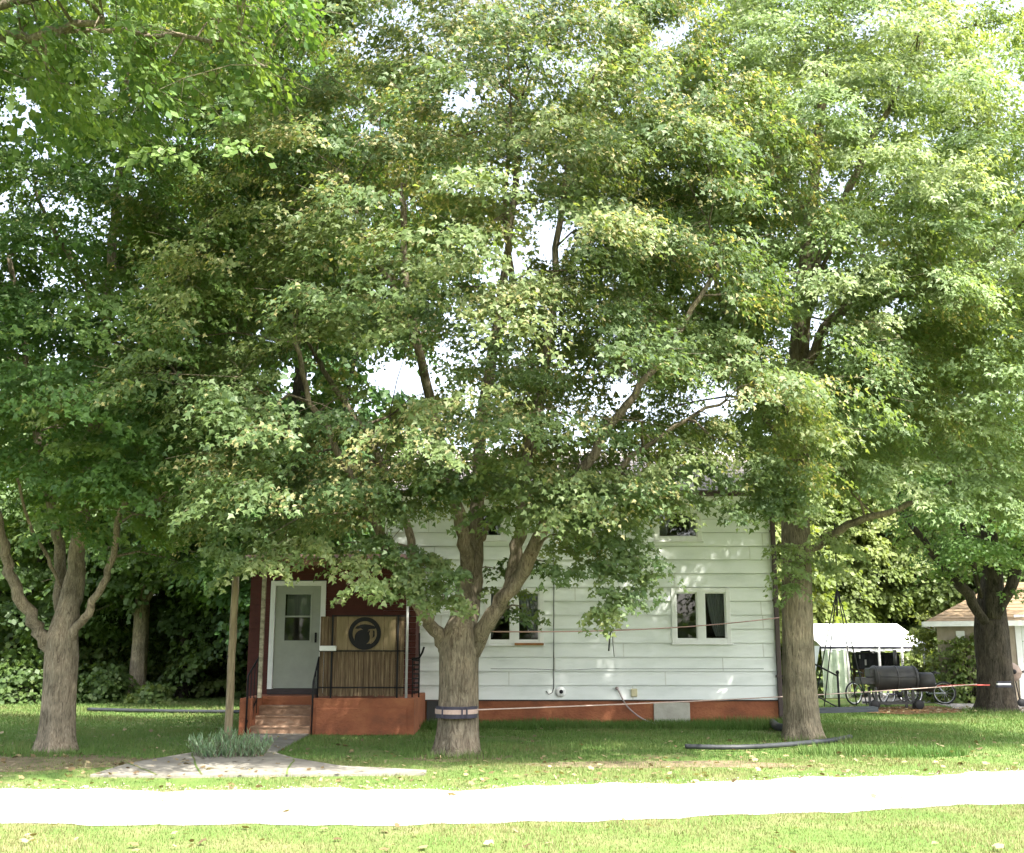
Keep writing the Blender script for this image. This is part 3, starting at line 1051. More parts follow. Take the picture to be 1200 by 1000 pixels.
SX0, SX1 = at(296, 840, PY + 0.1).x, at(365, 840, PY + 0.1).x
mb = MB()
mb.box(PX0, SX0, PY, EY - 0.005, -0.1, PZ, 0.012)           # left cheek
mb.box(SX1, PX1, PY, HY - 0.03, -0.1, PZ, 0.012)            # block under the panel
mb.box(SX0, SX1, PY + 0.86, EY - 0.005, -0.1, PZ - 0.003)   # landing
mb.build('porch_base', M['red'], house)
mb = MB()
mb.box(SX1 + 0.10, PX1 - 0.14, PY - 0.035, PY - 0.002, 0.0, 0.50, 0.01)
mb.build('base_panel', M['red'], house)
for i in range(3):
    mb = MB()
    h = 0.17 * (i + 1)
    mb.box(SX0 + 0.004, SX1 - 0.004, PY + 0.02 + 0.28 * i, PY + 0.02 + 0.28 * (i + 1) - 0.002, -0.05, h - 0.04)
    mb.box(SX0 + 0.003, SX1 - 0.003, PY + 0.0 + 0.28 * i, PY + 0.02 + 0.28 * (i + 1) - 0.004, h - 0.038, h, 0.006)
    mb.build('step', M['step'], house)

# door
dx0, dx1, dz0, dz1 = -4.94, -3.90, 0.80, 2.93
mb = MB()
mb.box(dx0 - 0.05, dx0 + 0.05, EY - 0.05, EY + 0.08, dz0 - 0.10, dz1 + 0.05, 0.006)
mb.box(dx1 - 0.05, dx1 + 0.05, EY - 0.05, EY + 0.08, dz0 - 0.10, dz1 + 0.05, 0.006)
mb.box(dx0 + 0.05, dx1 - 0.05, EY - 0.048, EY + 0.08, dz1 - 0.05, dz1 + 0.048)
mb.build('door_frame', M['trim_white'], house)
mb = MB()
gx0, gx1, gz0, gz1 = dx0 + 0.24, dx1 - 0.24, 1.74, 2.72
a0, a1 = dx0 + 0.055, dx1 - 0.055
mb.box(a0, gx0, EY - 0.02, EY + 0.03, dz0, dz1 - 0.055)
mb.box(gx1, a1, EY - 0.02, EY + 0.03, dz0, dz1 - 0.055)
mb.box(gx0, gx1, EY - 0.018, EY + 0.03, dz0, gz0)
mb.box(gx0, gx1, EY - 0.018, EY + 0.03, gz1, dz1 - 0.055)
zm = (gz0 + gz1) / 2 + 0.02
mb.box(gx0, gx1, EY - 0.024, EY + 0.03, zm - 0.018, zm + 0.018)
for X in (gx0, gx1):
    mb.box(X - 0.02, X + 0.02, EY - 0.03, EY - 0.0205, gz0 - 0.02, gz1 + 0.02)
for Z in (gz0, gz1):
    mb.box(gx0 + 0.02, gx1 - 0.02, EY - 0.029, EY - 0.019, Z - 0.02, Z + 0.02)
door = mb.build('door', M['door_paint'], house)
mb = MB()
mb.quad((gx0, EY + 0.01, gz0), (gx1, EY + 0.01, gz0), (gx1, EY + 0.01, gz1), (gx0, EY + 0.01, gz1))
mb.build('pane', M['glass'], door)
mb = MB()
mb.box(gx0, gx1, EY + 0.22, EY + 0.25, zm, gz1)
mb.build('blind', M['curtain'], door)
mb = MB()
mb.box(dx0 - 0.05, dx1 + 0.05, EY + 0.6, EY + 0.62, 0.5, 3.2)
mb.build('hall_wall', M['room'], door)
mb = MB()
mb.box(a1 - 0.10, a1 - 0.06, EY - 0.045, EY - 0.021, 1.72, 1.92, 0.005)
mb.tube([(a1 - 0.08, EY - 0.045, 1.80), (a1 - 0.08, EY - 0.075, 1.80), (a1 - 0.08, EY - 0.075, 1.88), (a1 - 0.08, EY - 0.045, 1.88)], 0.008, 6)
mb.build('handle', M['iron'], door)
mb = MB()
mb.box(dx0 - 0.04, dx1 + 0.04, EY - 0.09, EY - 0.001, PZ + 0.002, dz0 - 0.012)
mb.build('threshold', plain('dark_sill', (0.05, 0.04, 0.04), 0.7), house)

# posts
p = at(307, 750, PY + 0.07)
mb = MB()
mb.box(p.x - 0.035, p.x + 0.035, PY + 0.03, PY + 0.10, PZ, 3.17, 0.006)
mb.build('porch_post', noise_mat('peeling_paint', [(0.35, (0.16, 0.14, 0.10)), (0.6, (0.42, 0.38, 0.28))], 5, (1, 1, 2.5), rough=0.8), house)
p = at(477, 750, PY + 0.05)
mb = MB()
mb.tube([(p.x, PY + 0.05, PZ), (p.x, PY + 0.05, 3.17)], 0.026, 10)
mb.build('porch_post', plain('grey_pipe', (0.42, 0.42, 0.42), 0.5), house)
# privacy screen of planks with iron rails
a, b = at(375, 722, PY + 0.1), at(474, 812, PY + 0.1)
zr = at(430, 763, PY + 0.1).z
px_ = [at(q, 750, PY + 0.1).x for q in (375, 394, 464, 474)]
screen = MB()
x = px_[0]
i = 0
while x < px_[3] - 0.02:
    wd = random.uniform(0.075, 0.115)
    x1 = min(x + wd, px_[3])
    j = random.uniform(-0.008, 0.008)
    screen.box(x + 0.004, x1 - 0.004, PY + 0.085 + j, PY + 0.105 + j, PZ + 0.02 + random.uniform(0, 0.02), zr, 0.003)
    x = x1
screen = screen.build('plank_screen', M['old_wood'], house)
mb = MB()
nb = 5
for i in range(nb):
    xa, xb = px_[1] + (px_[2] - px_[1]) * i / nb, px_[1] + (px_[2] - px_[1]) * (i + 1) / nb
    mb.box(xa + 0.0025, xb - 0.0025, PY + 0.08, PY + 0.10, zr + 0.004, a.z, 0.003)
mb.build('upper_board', M['ply'], screen)
for xa, xb in ((px_[0], px_[1]), (px_[2], px_[3])):
    mb = MB()
    m_ = (xa + xb) / 2
    mb.box(xa + 0.004, m_ - 0.003, PY + 0.09, PY + 0.11, zr + 0.004, a.z - 0.01, 0.003)
    mb.box(m_ + 0.003, xb - 0.004, PY + 0.088, PY + 0.108, zr + 0.004, a.z - 0.02, 0.003)
    mb.build('side_board', M['old_wood'], screen)
mb = MB()
xe = at(484, 760, PY + 0.05).x
for z in (a.z - 0.0, zr, at(430, 806, PY).z):
    mb.bar((px_[0] if z < a.z - 0.01 else px_[1] - 0.05, PY + 0.055, z), (xe - 0.05, PY + 0.055, z), 0.02, 0.025)
for q in (389, 466):
    X = at(q, 760, PY + 0.05).x
    mb.box(X - 0.016, X + 0.016, PY + 0.045, PY + 0.071, PZ, a.z + 0.02)
mb.build('iron_rail', M['iron'], house)

# handrails of the steps
for q0, q1, q2 in (((307, 765), (291, 792), (294, 858)), ((374, 770), (367, 800), (366, 862))):
    mb = MB()
    A = at(*q0, PY + 0.25)
    Bp = at(*q1, PY - 0.02)
    mb.tube([A, Bp, (Bp.x, PY - 0.03, Bp.z - 0.06), (Bp.x, PY - 0.03, 0.0)], 0.017, 8)
    for t in (0.25, 0.5, 0.75):
        P = A.lerp(Bp, t)
        mb.tube([P, (P.x, P.y, 0.05 + 0.45 * (1 - t))], 0.009, 6)
    mb.tube([A, (A.x, A.y, PZ)], 0.015, 8)
    mb.bar((A.x, A.y, PZ + 0.12), (Bp.x, PY - 0.03, 0.2), 0.012, 0.02)
    mb.build('handrail', M['iron'], house)

# ---- small things on the house
eb = thing('emblem_plaque', 'round black metal emblem with eagle, globe and anchor on the porch boards', 'emblem', at(427.5, 742.5, PY + 0.075))
mb = MB()
N = 48
for i in range(N):
    a0, a1 = 2 * math.pi * i / N, 2 * math.pi * (i + 1) / N
    ro, ri, y0, y1 = 0.31, 0.232, -0.012, 0.004
    P = [(r * math.cos(t), y, r * math.sin(t)) for t in (a0, a1) for r in (ri, ro) for y in (y0, y1)]
    mb.quad(P[0], P[2], P[6], P[4])
    mb.quad(P[2], P[3], P[7], P[6])
    mb.quad(P[0], P[4], P[5], P[1])
mb.build('ring', M['iron'], eb)
mb = MB()
mb.prism([(-0.19, 0.095), (-0.15, 0.135), (-0.08, 0.165), (0.0, 0.175), (0.09, 0.165), (0.17, 0.14), (0.225, 0.105), (0.19, 0.085), (0.12, 0.085),
          (0.07, 0.075), (0.055, 0.02), (0.02, -0.02), (-0.03, 0.01), (-0.035, 0.07), (-0.08, 0.10), (-0.14, 0.085)], -0.013, 0.003)
mb.prism([(0.0, 0.08), (0.045, 0.075), (0.05, 0.045), (0.02, 0.03)], -0.019, -0.014)
mb.build('eagle', M['iron'], eb)
mb = MB()
mb.prism([(-0.045 + 0.145 * math.cos(t), -0.075 + 0.145 * math.sin(t)) for t in np.linspace(0, 2 * math.pi, 28)[:-1]], -0.0105, 0.0025)
mb.build('globe', M['iron'], eb)
mb = MB()
A, B = (0.13, 0.10), (-0.10, -0.225)
mb.prism([(0.075, 0.06), (0.10, 0.05), (0.03, -0.23), (-0.01, -0.235)], -0.012, 0.0015)
mb.prism([(-0.20, -0.09), (-0.17, -0.18), (-0.10, -0.235), (0.02, -0.245), (0.12, -0.20), (0.09, -0.185), (0.01, -0.21), (-0.08, -0.205), (-0.14, -0.16)], -0.0095, 0.001)
mb.prism([(0.15, -0.09), (0.19, -0.05), (0.185, 0.045), (0.155, 0.06), (0.16, 0.0)], -0.0115, 0.002)
mb.build('anchor', M['iron'], eb)

mb = MB()
a, b = at(375, 757, PY), at(394, 763, PY)
mb.box(a.x, b.x, PY - 0.05, PY + 0.03, b.z, a.z, 0.01)
tag(mb.build('ledge_board', M['trim_white']), 'short white board on the porch rail beside the door', 'board')
mb = MB()
a, b = at(393, 702, EY - 0.02), at(402, 708, EY - 0.02)
mb.box(a.x, b.x, EY - 0.05, EY - 0.014, b.z, a.z, 0.006)
tag(mb.build('wall_plate', plain('tan_plastic', (0.42, 0.36, 0.26), 0.5)), 'small tan plate on the maroon wall right of the door', 'wall plate')

ch = thing('patio_chair', 'black slatted metal chair leaning at the right end of the porch', 'chair', at(486, 818, PY + 0.25))
ch.location.z = PZ
mb = MB()
w0, w1 = -0.05, 0.075
zt = at(488, 742, PY + 0.25).z - PZ
mb.tube([(w0, 0, 0), (w0, 0, 0.75)], 0.013, 6)
mb.build('leg', M['iron'], ch)
mb = MB()
mb.tube([(w1, 0.02, 0), (w1, 0.02, 0.8), (w1 - 0.01, 0.05, zt)], 0.016, 6)
mb.tube([(w0 - 0.02, 0, 0.72), (w1, 0, 0.74), (w1 + 0.06, 0, 0.85), (w1 + 0.09, 0, 0.95)], 0.02, 6)
mb.build('back_frame', M['iron'], ch)
mb = MB()
for i in range(8):
    z = 0.1 + i * 0.085
    mb.bar((w0, 0.0, z), (w1, 0.015, z), 0.02, 0.032)
mb.build('slats', M['iron'], ch)

wl = thing('security_lamp', 'round white lamp low on the siding beside the black cable', 'lamp', at(657, 811, HY - 0.05))
mb = MB()
mb.lathe([(0.0, -0.06), (0.06, -0.055), (0.10, -0.03), (0.11, 0.0), (0.11, 0.03)], (0, 0, 0), 20, 'y')
mb.build('housing', M['trim_white'], wl)
mb = MB()
mb.lathe([(0.0, -0.075), (0.035, -0.07), (0.042, -0.058)], (0.01, 0, 0.005), 14, 'y')
mb.build('lens', M['iron'], wl)
eb2 = at(743, 812, HY - 0.03)
mb = MB()
mb.box(-0.065, 0.065, -0.045, 0.03, -0.085, 0.085, 0.012)
mb.box(-0.05, 0.05, -0.052, -0.0455, -0.07, 0.07, 0.002)
tag(mb.build('outlet_box', plain('beige_plastic', (0.55, 0.50, 0.32), 0.5), None, eb2), 'square beige outlet box on the siding above the cement panel', 'outlet box')

mb = MB()
A = [at(649, y, HY - 0.045) for y in (600, 690, 740, 790, 806)]
tail = [at(647, 812, HY - 0.05), at(643, 814, HY - 0.05), at(640, 810, HY - 0.05)]
mb.tube(A + tail, 0.009, 6)
tag(mb.build('cable', M['rubber']), 'thin black cable running straight down the white siding', 'cable')
mb = MB()
mb.tube(smooth_path([at(723, 806, HY - 0.03), at(726, 812, HY - 0.07), at(735, 828, HY - 0.10), at(752, 842, HY - 0.12), at(772, 850, HY - 0.2)], 4), 0.016, 7)
mb.lathe([(0.0, -0.06), (0.035, -0.055), (0.04, 0.0)], at(723, 807, HY - 0.03), 12, 'y')
tag(mb.build('garden_hose', plain('grey_hose', (0.30, 0.25, 0.24), 0.6)), 'pale hose curving from the wall tap down to the grass', 'hose')
mb = MB()
pp = [at(x, 784 + (1.5 if 620 < x < 680 else 0) * math.sin(x * 0.05), HY - 0.03) for x in range(575, 910, 20)]
mb.tube(pp, 0.006, 5)
tag(mb.build('thin_wire', M['rubber']), 'thin dark wire running along the lower siding', 'wire')
# ---------------------------------------------------------------- things in the yard
# wooden pole by the walk
pb = gnd(267, 868)
pt_ = at(268, 676, pb.y)
mb = MB()
rr_ = random.Random(3)
P = [(pb.x + rr_.uniform(-0.006, 0.006), pb.y, z) for z in np.linspace(-0.1, pt_.z, 12)]
mb.tube(P, [0.072 - 0.0008 * i for i in range(12)], 14, fn=lambda i, th: 1 + 0.03 * math.cos(5 * th) + 0.02 * math.cos(11 * th + i))
M['pole'] = noise_mat('weathered_pole', [(0.25, (0.14, 0.105, 0.06)), (0.55, (0.30, 0.24, 0.15)), (0.75, (0.40, 0.33, 0.22))], 3, (10, 10, 0.8), rough=0.9, bump=0.4, bscale=8)
pole = thing('wooden_pole', 'bare weathered wooden pole rising from the plant clump by the walk', 'pole')
mb.build('shaft', M['pole'], pole)
mb = MB()
z = at(268, 770, pb.y).z
mb.box(pb.x - 0.085, pb.x - 0.055, pb.y - 0.03, pb.y + 0.03, z - 0.03, z + 0.03, 0.004)
mb.tube([(pb.x - 0.06, pb.y - 0.03, z), (pb.x - 0.06, pb.y - 0.09, z + 0.02)], 0.008, 6)
mb.build('hook', M['iron'], pole)

# strap and webbing round the centre trunk
CT = Vector((-0.85, 15.86, 0))
zb = at(535, 836, CT.y - 0.35).z
M['webbing'] = plain('pale_webbing', (0.36, 0.27, 0.23), 0.8, 0.15, 14)
M['navy'] = plain('dark_blue_strap', (0.035, 0.033, 0.05), 0.7, 0.2, 10)
M['red_strap'] = plain('red_webbing', (0.35, 0.07, 0.06), 0.8, 0.2, 12)


def band(name, c, r, z0, z1, m, parent=None, label=None, cat=None):
    b = MB()
    N = 40
    for i in range(N):
        a0, a1 = 2 * math.pi * i / N, 2 * math.pi * (i + 1) / N
        for (ra, za), (rb, zb_) in (((r, z0), (r, z1)), ((r, z1), (r - 0.09, z1)), ((r - 0.09, z0), (r, z0))):
            b.quad((c.x + ra * math.cos(a0), c.y + ra * math.sin(a0), za), (c.x + ra * math.cos(a1), c.y + ra * math.sin(a1), za),
                   (c.x + rb * math.cos(a1), c.y + rb * math.sin(a1), zb_), (c.x + rb * math.cos(a0), c.y + rb * math.sin(a0), zb_), True)
    return b.build(name, m, parent)


TR_C = 0.30      # trunk radius at the strap
st_c = thing('tree_strap', 'padded strap with pale webbing wound round the centre trunk', 'strap')
band('pad', CT, TR_C + 0.02, zb - 0.085, zb + 0.085, M['navy'], st_c)
band('webbing', CT, TR_C + 0.032, zb - 0.022, zb + 0.045, M['webbing'], st_c)
for dx in (-0.2, 0.10, 0.17):
    mb = MB()
    yy = CT.y - math.sqrt((TR_C + 0.035) ** 2 - dx * dx)
    mb.box(CT.x + dx - 0.012, CT.x + dx + 0.012, yy - 0.02, yy + 0.01, zb - 0.07, zb + 0.08)
    mb.build('loop', M['navy'], st_c)

# slack line from the centre trunk past the right trunk to the far right trunk
fr_b = gnd(1165, 836)
A = at(557, 832, CT.y - 0.1)
Bq = at(1145, 802, fr_b.y - 0.55)
pts = []
for i in range(25):
    t = i / 24
    p = A.lerp(Bq, t)
    p.z -= 0.05 * 4 * t * (1 - t)
    pts.append(p)
mb = MB()
mb.tube(pts, 0.011, 6, flat=(1.0, 0.35))
tag(mb.build('slackline', M['webbing']), 'pale webbing line stretched low from the centre trunk to the far right trunk', 'line')
# ratchet on the far right trunk
rt = thing('ratchet_strap', 'ratchet with red strap fixed low on the dark right trunk', 'strap')
mb = MB()
q = at(1178, 803, fr_b.y - 0.62)
mb.box(q.x - 0.22, q.x + 0.16, q.y - 0.05, q.y + 0.05, q.z - 0.06, q.z + 0.0, 0.01)
mb.box(q.x - 0.2, q.x + 0.14, q.y - 0.055, q.y + 0.045, q.z + 0.05, q.z + 0.09, 0.01)
mb.build('ratchet', M['navy'], rt)
mb = MB()
mb.box(q.x - 0.20, q.x + 0.12, q.y - 0.045, q.y + 0.04, q.z + 0.004, q.z + 0.046)
mb.build('handle', M['trim_white'], rt)
mb = MB()
mb.tube([at(1098, 804, fr_b.y - 0.6), at(1125, 803, fr_b.y - 0.6), at(1160, 803, fr_b.y - 0.62)], 0.016, 6, flat=(1, 0.3))
mb.build('strap', M['red_strap'], rt)

# clothes line high on the wall side with a hanging strap
A = at(556, 740, CT.y + 0.1)
Bq = at(913, 724, HY - 0.15)
pts = [A.lerp(Bq, i / 16) - Vector((0, 0, 0.10 * 4 * (i / 16) * (1 - i / 16))) for i in range(17)]
mb = MB()
mb.tube(pts, 0.011, 6)
tag(mb.build('clothes_line', plain('faded_red_cord', (0.32, 0.20, 0.18), 0.8)), 'faded reddish cord stretched across the siding from trunk to downspout', 'line')
i0 = min(range(17), key=lambda i: abs(proj([pts[i]])[0][0][0] - 711))
h = pts[i0]
hs = thing('hanging_strap', 'short black strap looped over the reddish cord in front of the siding', 'strap', h)
mb = MB()
mb.tube([(0, 0, 0.015), (-0.03, -0.01, -0.05), (-0.045, 0, -0.2), (-0.06, 0, -0.36)], 0.016, 6, flat=(1, 0.4))
mb.tube([(0, 0, 0.015), (0.01, -0.01, -0.06), (0.015, 0, -0.22), (0.035, 0, -0.46)], 0.016, 6, flat=(1, 0.4))
mb.build('webbing', M['rubber'], hs)
mb = MB()
mb.lathe([(0.0, 0.025), (0.03, 0.02), (0.035, -0.005), (0.02, -0.02), (0, -0.02)], (0, 0, 0.01), 10, 'z')
mb.build('knot', M['rubber'], hs)

# long dark hose / drain pipe lying in the grass by the right trunk
M['pipe'] = noise_mat('grey_plastic_pipe', [(0.3, (0.018, 0.02, 0.022)), (0.7, (0.042, 0.046, 0.05))], 5, rough=0.5, bump=0.3)


def ground_pipe(name, label, pix, r, lift=0.02):
    b = MB()
    P = smooth_path([gnd(*p) + Vector((0, 0, r + lift)) for p in pix], 6)
    b.tube(P, r, 10, fn=lambda i, th: 1 + 0.08 * (i % 2))
    tag(b.build(name, M['pipe']), label, 'pipe')


ground_pipe('drain_pipe', 'long dark corrugated pipe curving through the grass round the right trunk',
            [(803, 880), (840, 881), (880, 880.5), (920, 878), (950, 875), (975, 872.5), (997, 868)], 0.038, 0.03)
ground_pipe('drain_pipe', 'short dark pipe end lying by the house corner behind the right trunk', [(905, 852), (912, 858), (925, 859)], 0.075)
ground_pipe('drain_pipe', 'long thin dark pipe lying on the far lawn left of the steps', [(103, 834.5), (160, 836), (220, 837), (292, 837.5)], 0.045)

# ---- swing hung from the right tree
SWY = 19.2
sw = thing('tree_swing', 'dark plank swing hanging on ropes from the right tree', 'swing', at(988, 832, SWY))
L0 = Vector(sw.location)
mb = MB()
a, b = at(948, 833, SWY), at(1026, 831, SWY)
mb.bar((a.x - L0.x, 0, a.z - L0.z), (b.x - L0.x, 0, b.z - L0.z), 0.30, 0.085)
mb.bar((a.x - L0.x + 0.05, 0.0, a.z - L0.z - 0.06), (a.x - L0.x + 0.11, 0.0, a.z - L0.z - 0.06), 0.34, 0.03)
mb.build('seat', noise_mat('grey_plank', [(0.3, (0.035, 0.042, 0.05)), (0.7, (0.08, 0.09, 0.10))], 4, (1, 8, 8), rough=0.7, bump=0.2), sw)
gat = at(981, 690, SWY)
top_ = at(979, 632, SWY)
for q in ((954, 829), (966, 828), (1004, 827), (1016, 827)):
    e = at(*q, SWY + (0.1 if q[0] % 4 else -0.1))
    mb = MB()
    mb.tube([gat - L0, at(981 + (q[0] - 981) * 0.28, 725, SWY) - L0, e - L0], 0.011, 6)
    mb.build('rope', M['rubber'], sw)
mb = MB()
mb.tube([top_ + Vector((0, 0, 0.3)) - L0, gat - L0], 0.014, 6)
mb.tube([gat + Vector((0, 0, 0.05)) - L0, at(981, 722, SWY) - L0], [0.012, 0.018], 8)
mb.build('hanger', M['rubber'], sw)

# iron garden stand behind the swing
gs = gnd(984, 836)
ist = thing('garden_stake', 'thin black iron stand with a slanting arm behind the swing', 'stand', gs)
mb = MB()
ht = at(984, 790, gs.y).z
mb.tube([(0, 0, -0.05), (0, 0, ht)], 0.03, 8)
mb.lathe([(0, ht + 0.10), (0.03, ht + 0.08), (0.05, ht + 0.03), (0.03, ht)], (0, 0, 0), 10)
mb.build('post', M['iron'], ist)
mb = MB()
tl = at(950, 776, gs.y) - gs
mb.tube([(0, 0, ht - 0.05), tl], 0.022, 6)
tl2 = at(950, 812, gs.y) - gs
mb.tube([(0, 0, 0.12), tl2], 0.018, 6)
mb.tube([tl, (tl.x, 0, 0)], 0.02, 6)
mb.build('arm', M['iron'], ist)

# ---- barrel smoker
SY = 27.6
sm = thing('barrel_smoker', 'large black offset barrel smoker standing behind the lawn', 'smoker', gnd(1045, 831))
SY = sm.location.y
S0 = Vector(sm.location)
M['smoker'] = noise_mat('sooty_steel', [(0.3, (0.022, 0.022, 0.024)), (0.6, (0.045, 0.043, 0.042)), (0.8, (0.085, 0.055, 0.04))], 4, rough=0.55, bump=0.15, spec=0.4)


def sp(px, py, dy=0.0):
    return at(px, py, SY + dy) - S0


a, b = sp(1022, 795), sp(1072, 795)
zc = a.z
rb_ = (sp(1040, 780).z - sp(1040, 809).z) / 2
mb = MB()
mb.lathe([(0, a.x), (rb_ * 0.96, a.x), (rb_, a.x + 0.02), (rb_, b.x - 0.02), (rb_ * 0.96, b.x), (0, b.x)], (0, 0, zc), 28, 'x')
mb.tube([(a.x + 0.1, -rb_ - 0.02, zc + 0.05), (b.x - 0.1, -rb_ - 0.02, zc + 0.05)], 0.012, 6)
barrel = mb.build('barrel', M['smoker'], sm)
mid = (a.x + b.x) / 2 + 0.02
for X in (a.x + 0.06, mid, b.x - 0.06):
    mb = MB()
    mb.lathe([(rb_ + 0.001, X - 0.02), (rb_ + 0.014, X - 0.02), (rb_ + 0.014, X + 0.02), (rb_ + 0.001, X + 0.02)], (0, 0, zc), 28, 'x')
    mb.build('hoop', M['smoker'], barrel)
c, d = sp(1073, 798), sp(1092, 798)
rf = rb_ * 0.78
mb = MB()
mb.lathe([(0, c.x), (rf, c.x), (rf, d.x - 0.02), (rf * 0.95, d.x), (0, d.x)], (0, 0, c.z - 0.03), 24, 'x')
mb.lathe([(0, d.x), (0.05, d.x), (0.05, d.x + 0.02), (0, d.x + 0.02)], (0, 0, c.z), 12, 'x')
mb.tube([(d.x + 0.02, 0, c.z + 0.15), (d.x + 0.1, 0, c.z + 0.2), (d.x + 0.24, 0, c.z + 0.2)], 0.014, 6)
mb.build('firebox', M['smoker'], sm)
e, f_ = sp(1005, 797), sp(1022, 784)
mb = MB()
mb.box(e.x, f_.x + 0.02, -0.22, 0.22, sp(1010, 802).z, sp(1010, 794).z, 0.015)
mb.box(f_.x - 0.14, f_.x + 0.03, -0.2, 0.2, sp(1010, 794).z + 0.002, sp(1010, 783).z, 0.02)
mb.build('shelf', M['smoker'], sm)
mb = MB()
t_ = sp(1050, 762)
mb.tube([(t_.x, 0.1, zc + rb_ * 0.8), (t_.x, 0.1, t_.z)], 0.045, 10)
mb.build('chimney', M['smoker'], sm)
for X, yy in ((sp(1023, 820).x, -0.25), (sp(1023, 820).x, 0.25), (sp(1066, 820).x, -0.25), (sp(1066, 820).x, 0.25)):
    mb = MB()
    mb.bar((X, yy, zc - rb_ * 0.7), (X, yy, 0.02), 0.06, 0.06)
    mb.build('leg', M['smoker'], sm)
mb = MB()
for yy in (-0.25, 0.25):
    mb.bar((sp(1015, 826).x, yy * 1.1, 0.16), (sp(1074, 826).x, yy * 1.1, 0.16), 0.05, 0.05)
mb.bar((sp(1066, 826).x, -0.26, 0.30), (sp(1023, 826).x, -0.26, 0.12), 0.03, 0.03)
mb.build('lower_frame', M['smoker'], sm)
for X in (sp(1020, 826).x, sp(1071, 826).x):
    mb = MB()
    mb.lathe([(0, -0.04), (0.11, -0.04), (0.13, -0.02), (0.13, 0.02), (0.11, 0.04), (0, 0.04)], (X, -0.36, 0.13), 16, 'y')
    mb.build('wheel', M['rubber'], sm)

# ---- bicycles behind the smoker
M['chrome'] = plain('bright_rim', (0.5, 0.5, 0.52), 0.3, 0.1, 6, 0.0, metal=0.8)


def bicycle(label, px1, px2, py, dy, frame_col, loc_y):
    A = at(px1, py, loc_y)
    B = at(px2, py, loc_y)
    r = 0.33
    wb = 1.04
    dx = B.x - A.x
    ang = math.acos(max(-1, min(1, dx / wb)))
    t = thing('bicycle', label, 'bicycle', (A.x, loc_y, 0), ang if dy > 0 else -ang, 'bicycles parked behind the smoker')
    fm = plain('bike_paint', frame_col, 0.35, 0.1, 8)
    for X in (0, wb):
        m_ = MB()
        m_.torus((X, 0, r), r - 0.022, 0.024, 'y', 30, 8)
        wh = m_.build('wheel', M['rubber'], t)
        m_ = MB()
        m_.torus((X, 0, r), r - 0.05, 0.014, 'y', 30, 6)
        for k in range(12):
            th = k * math.pi / 6
            m_.tube([(X, 0.0, r), (X + (r - 0.05) * math.cos(th), 0, r + (r - 0.05) * math.sin(th))], 0.0025, 4, cap=False)
        m_.tube([(X, -0.05, r), (X, 0.05, r)], 0.025, 8)
        m_.build('rim', M['chrome'], wh)
    m_ = MB()
    bb = (0.44, 0, 0.30)
    seat = (0.30, 0, 0.78)
    head = (0.84, 0, 0.80)
    headl = (0.88, 0, 0.62)
    for p_, q_ in ((bb, seat), (bb, headl), ((0.32, 0, 0.70), head), ((0, 0.0, r), bb), ((0, 0, r), (0.32, 0, 0.70)), (head, headl), (headl, (wb, 0, r))):
        m_.tube([p_, q_], 0.02, 8)
    m_.build('frame', fm, t)
    m_ = MB()
    m_.tube([(0.80, 0, 0.80), (0.78, 0, 0.95), (0.84, 0, 0.98)], 0.014, 6)
    m_.tube([(0.76, -0.3, 0.97), (0.84, -0.18, 0.98), (0.85, 0, 0.98), (0.84, 0.18, 0.98), (0.76, 0.3, 0.97)], 0.014, 6)
    m_.build('handlebar', M['iron'], t)
    m_ = MB()
    m_.tube([(0.14, 0, 0.90), (0.22, 0, 0.92), (0.34, 0, 0.90), (0.44, 0, 0.89)], [0.06, 0.085, 0.05, 0.02], 10, flat=(0.35, 1))
    m_.tube([(0.30, 0, 0.76), (0.28, 0, 0.89)], 0.013, 6)
    m_.build('saddle', M['rubber'], t)
    m_ = MB()
    m_.lathe([(0, -0.03), (0.09, -0.03), (0.09, -0.022), (0, -0.022)], bb, 16, 'y')
    m_.tube([(bb[0], -0.06, bb[2]), (bb[0] + 0.1, -0.06, bb[2] - 0.13)], 0.012, 6)
    m_.tube([(bb[0], 0.06, bb[2]), (bb[0] - 0.1, 0.06, bb[2] + 0.13)], 0.012, 6)
    m_.build('crank', M['iron'], t)


bicycle('green bicycle left of the smoker legs, half behind the swing ropes', 1001, 1039, 818, 1, (0.10, 0.20, 0.07), 29.6)
bicycle('dark purple bicycle behind the middle of the smoker', 1040, 1079, 818, 1, (0.06, 0.05, 0.11), 29.2)
bicycle('pale grey bicycle whose rear wheel stands clear right of the smoker', 1107, 1074, 818, 1, (0.35, 0.38, 0.42), 29.8)

# ---- white canopy shelter
CY = 33.5
sh = thing('canopy_shelter', 'white fabric canopy shelter on poles behind the smoker', 'shelter', (at(1020, 815, CY).x, CY, 0))
H0 = Vector(sh.location)
M['tarp'] = noise_mat('white_tarp', [(0.3, (0.70, 0.71, 0.70)), (0.7, (0.82, 0.82, 0.81))], 2, rough=0.6, bump=0.15)
M['tarp_green'] = noise_mat('pale_green_tarp', [(0.3, (0.42, 0.50, 0.38)), (0.7, (0.60, 0.66, 0.54))], 1.5, (1, 1, 3), rough=0.7, bump=0.3)
xl, xr = at(962, 760, CY).x - H0.x, at(1088, 760, CY).x - H0.x
ze = at(1030, 757, CY).z
zt_ = at(1030, 731, CY + 2.6).z
mb = MB()
NX, NY = 22, 10


def cano(i, j):
    u, v = i / NX, j / NY
    sag = 0.05 * math.sin(u * math.pi * 4) ** 2
    z = ze + (zt_ - ze) * (1 - abs(v * 2 - 1)) - sag * (0.6 + 0.4 * math.sin(v * 9))
    return (xl + (xr - xl) * u, v * 5.2, z)


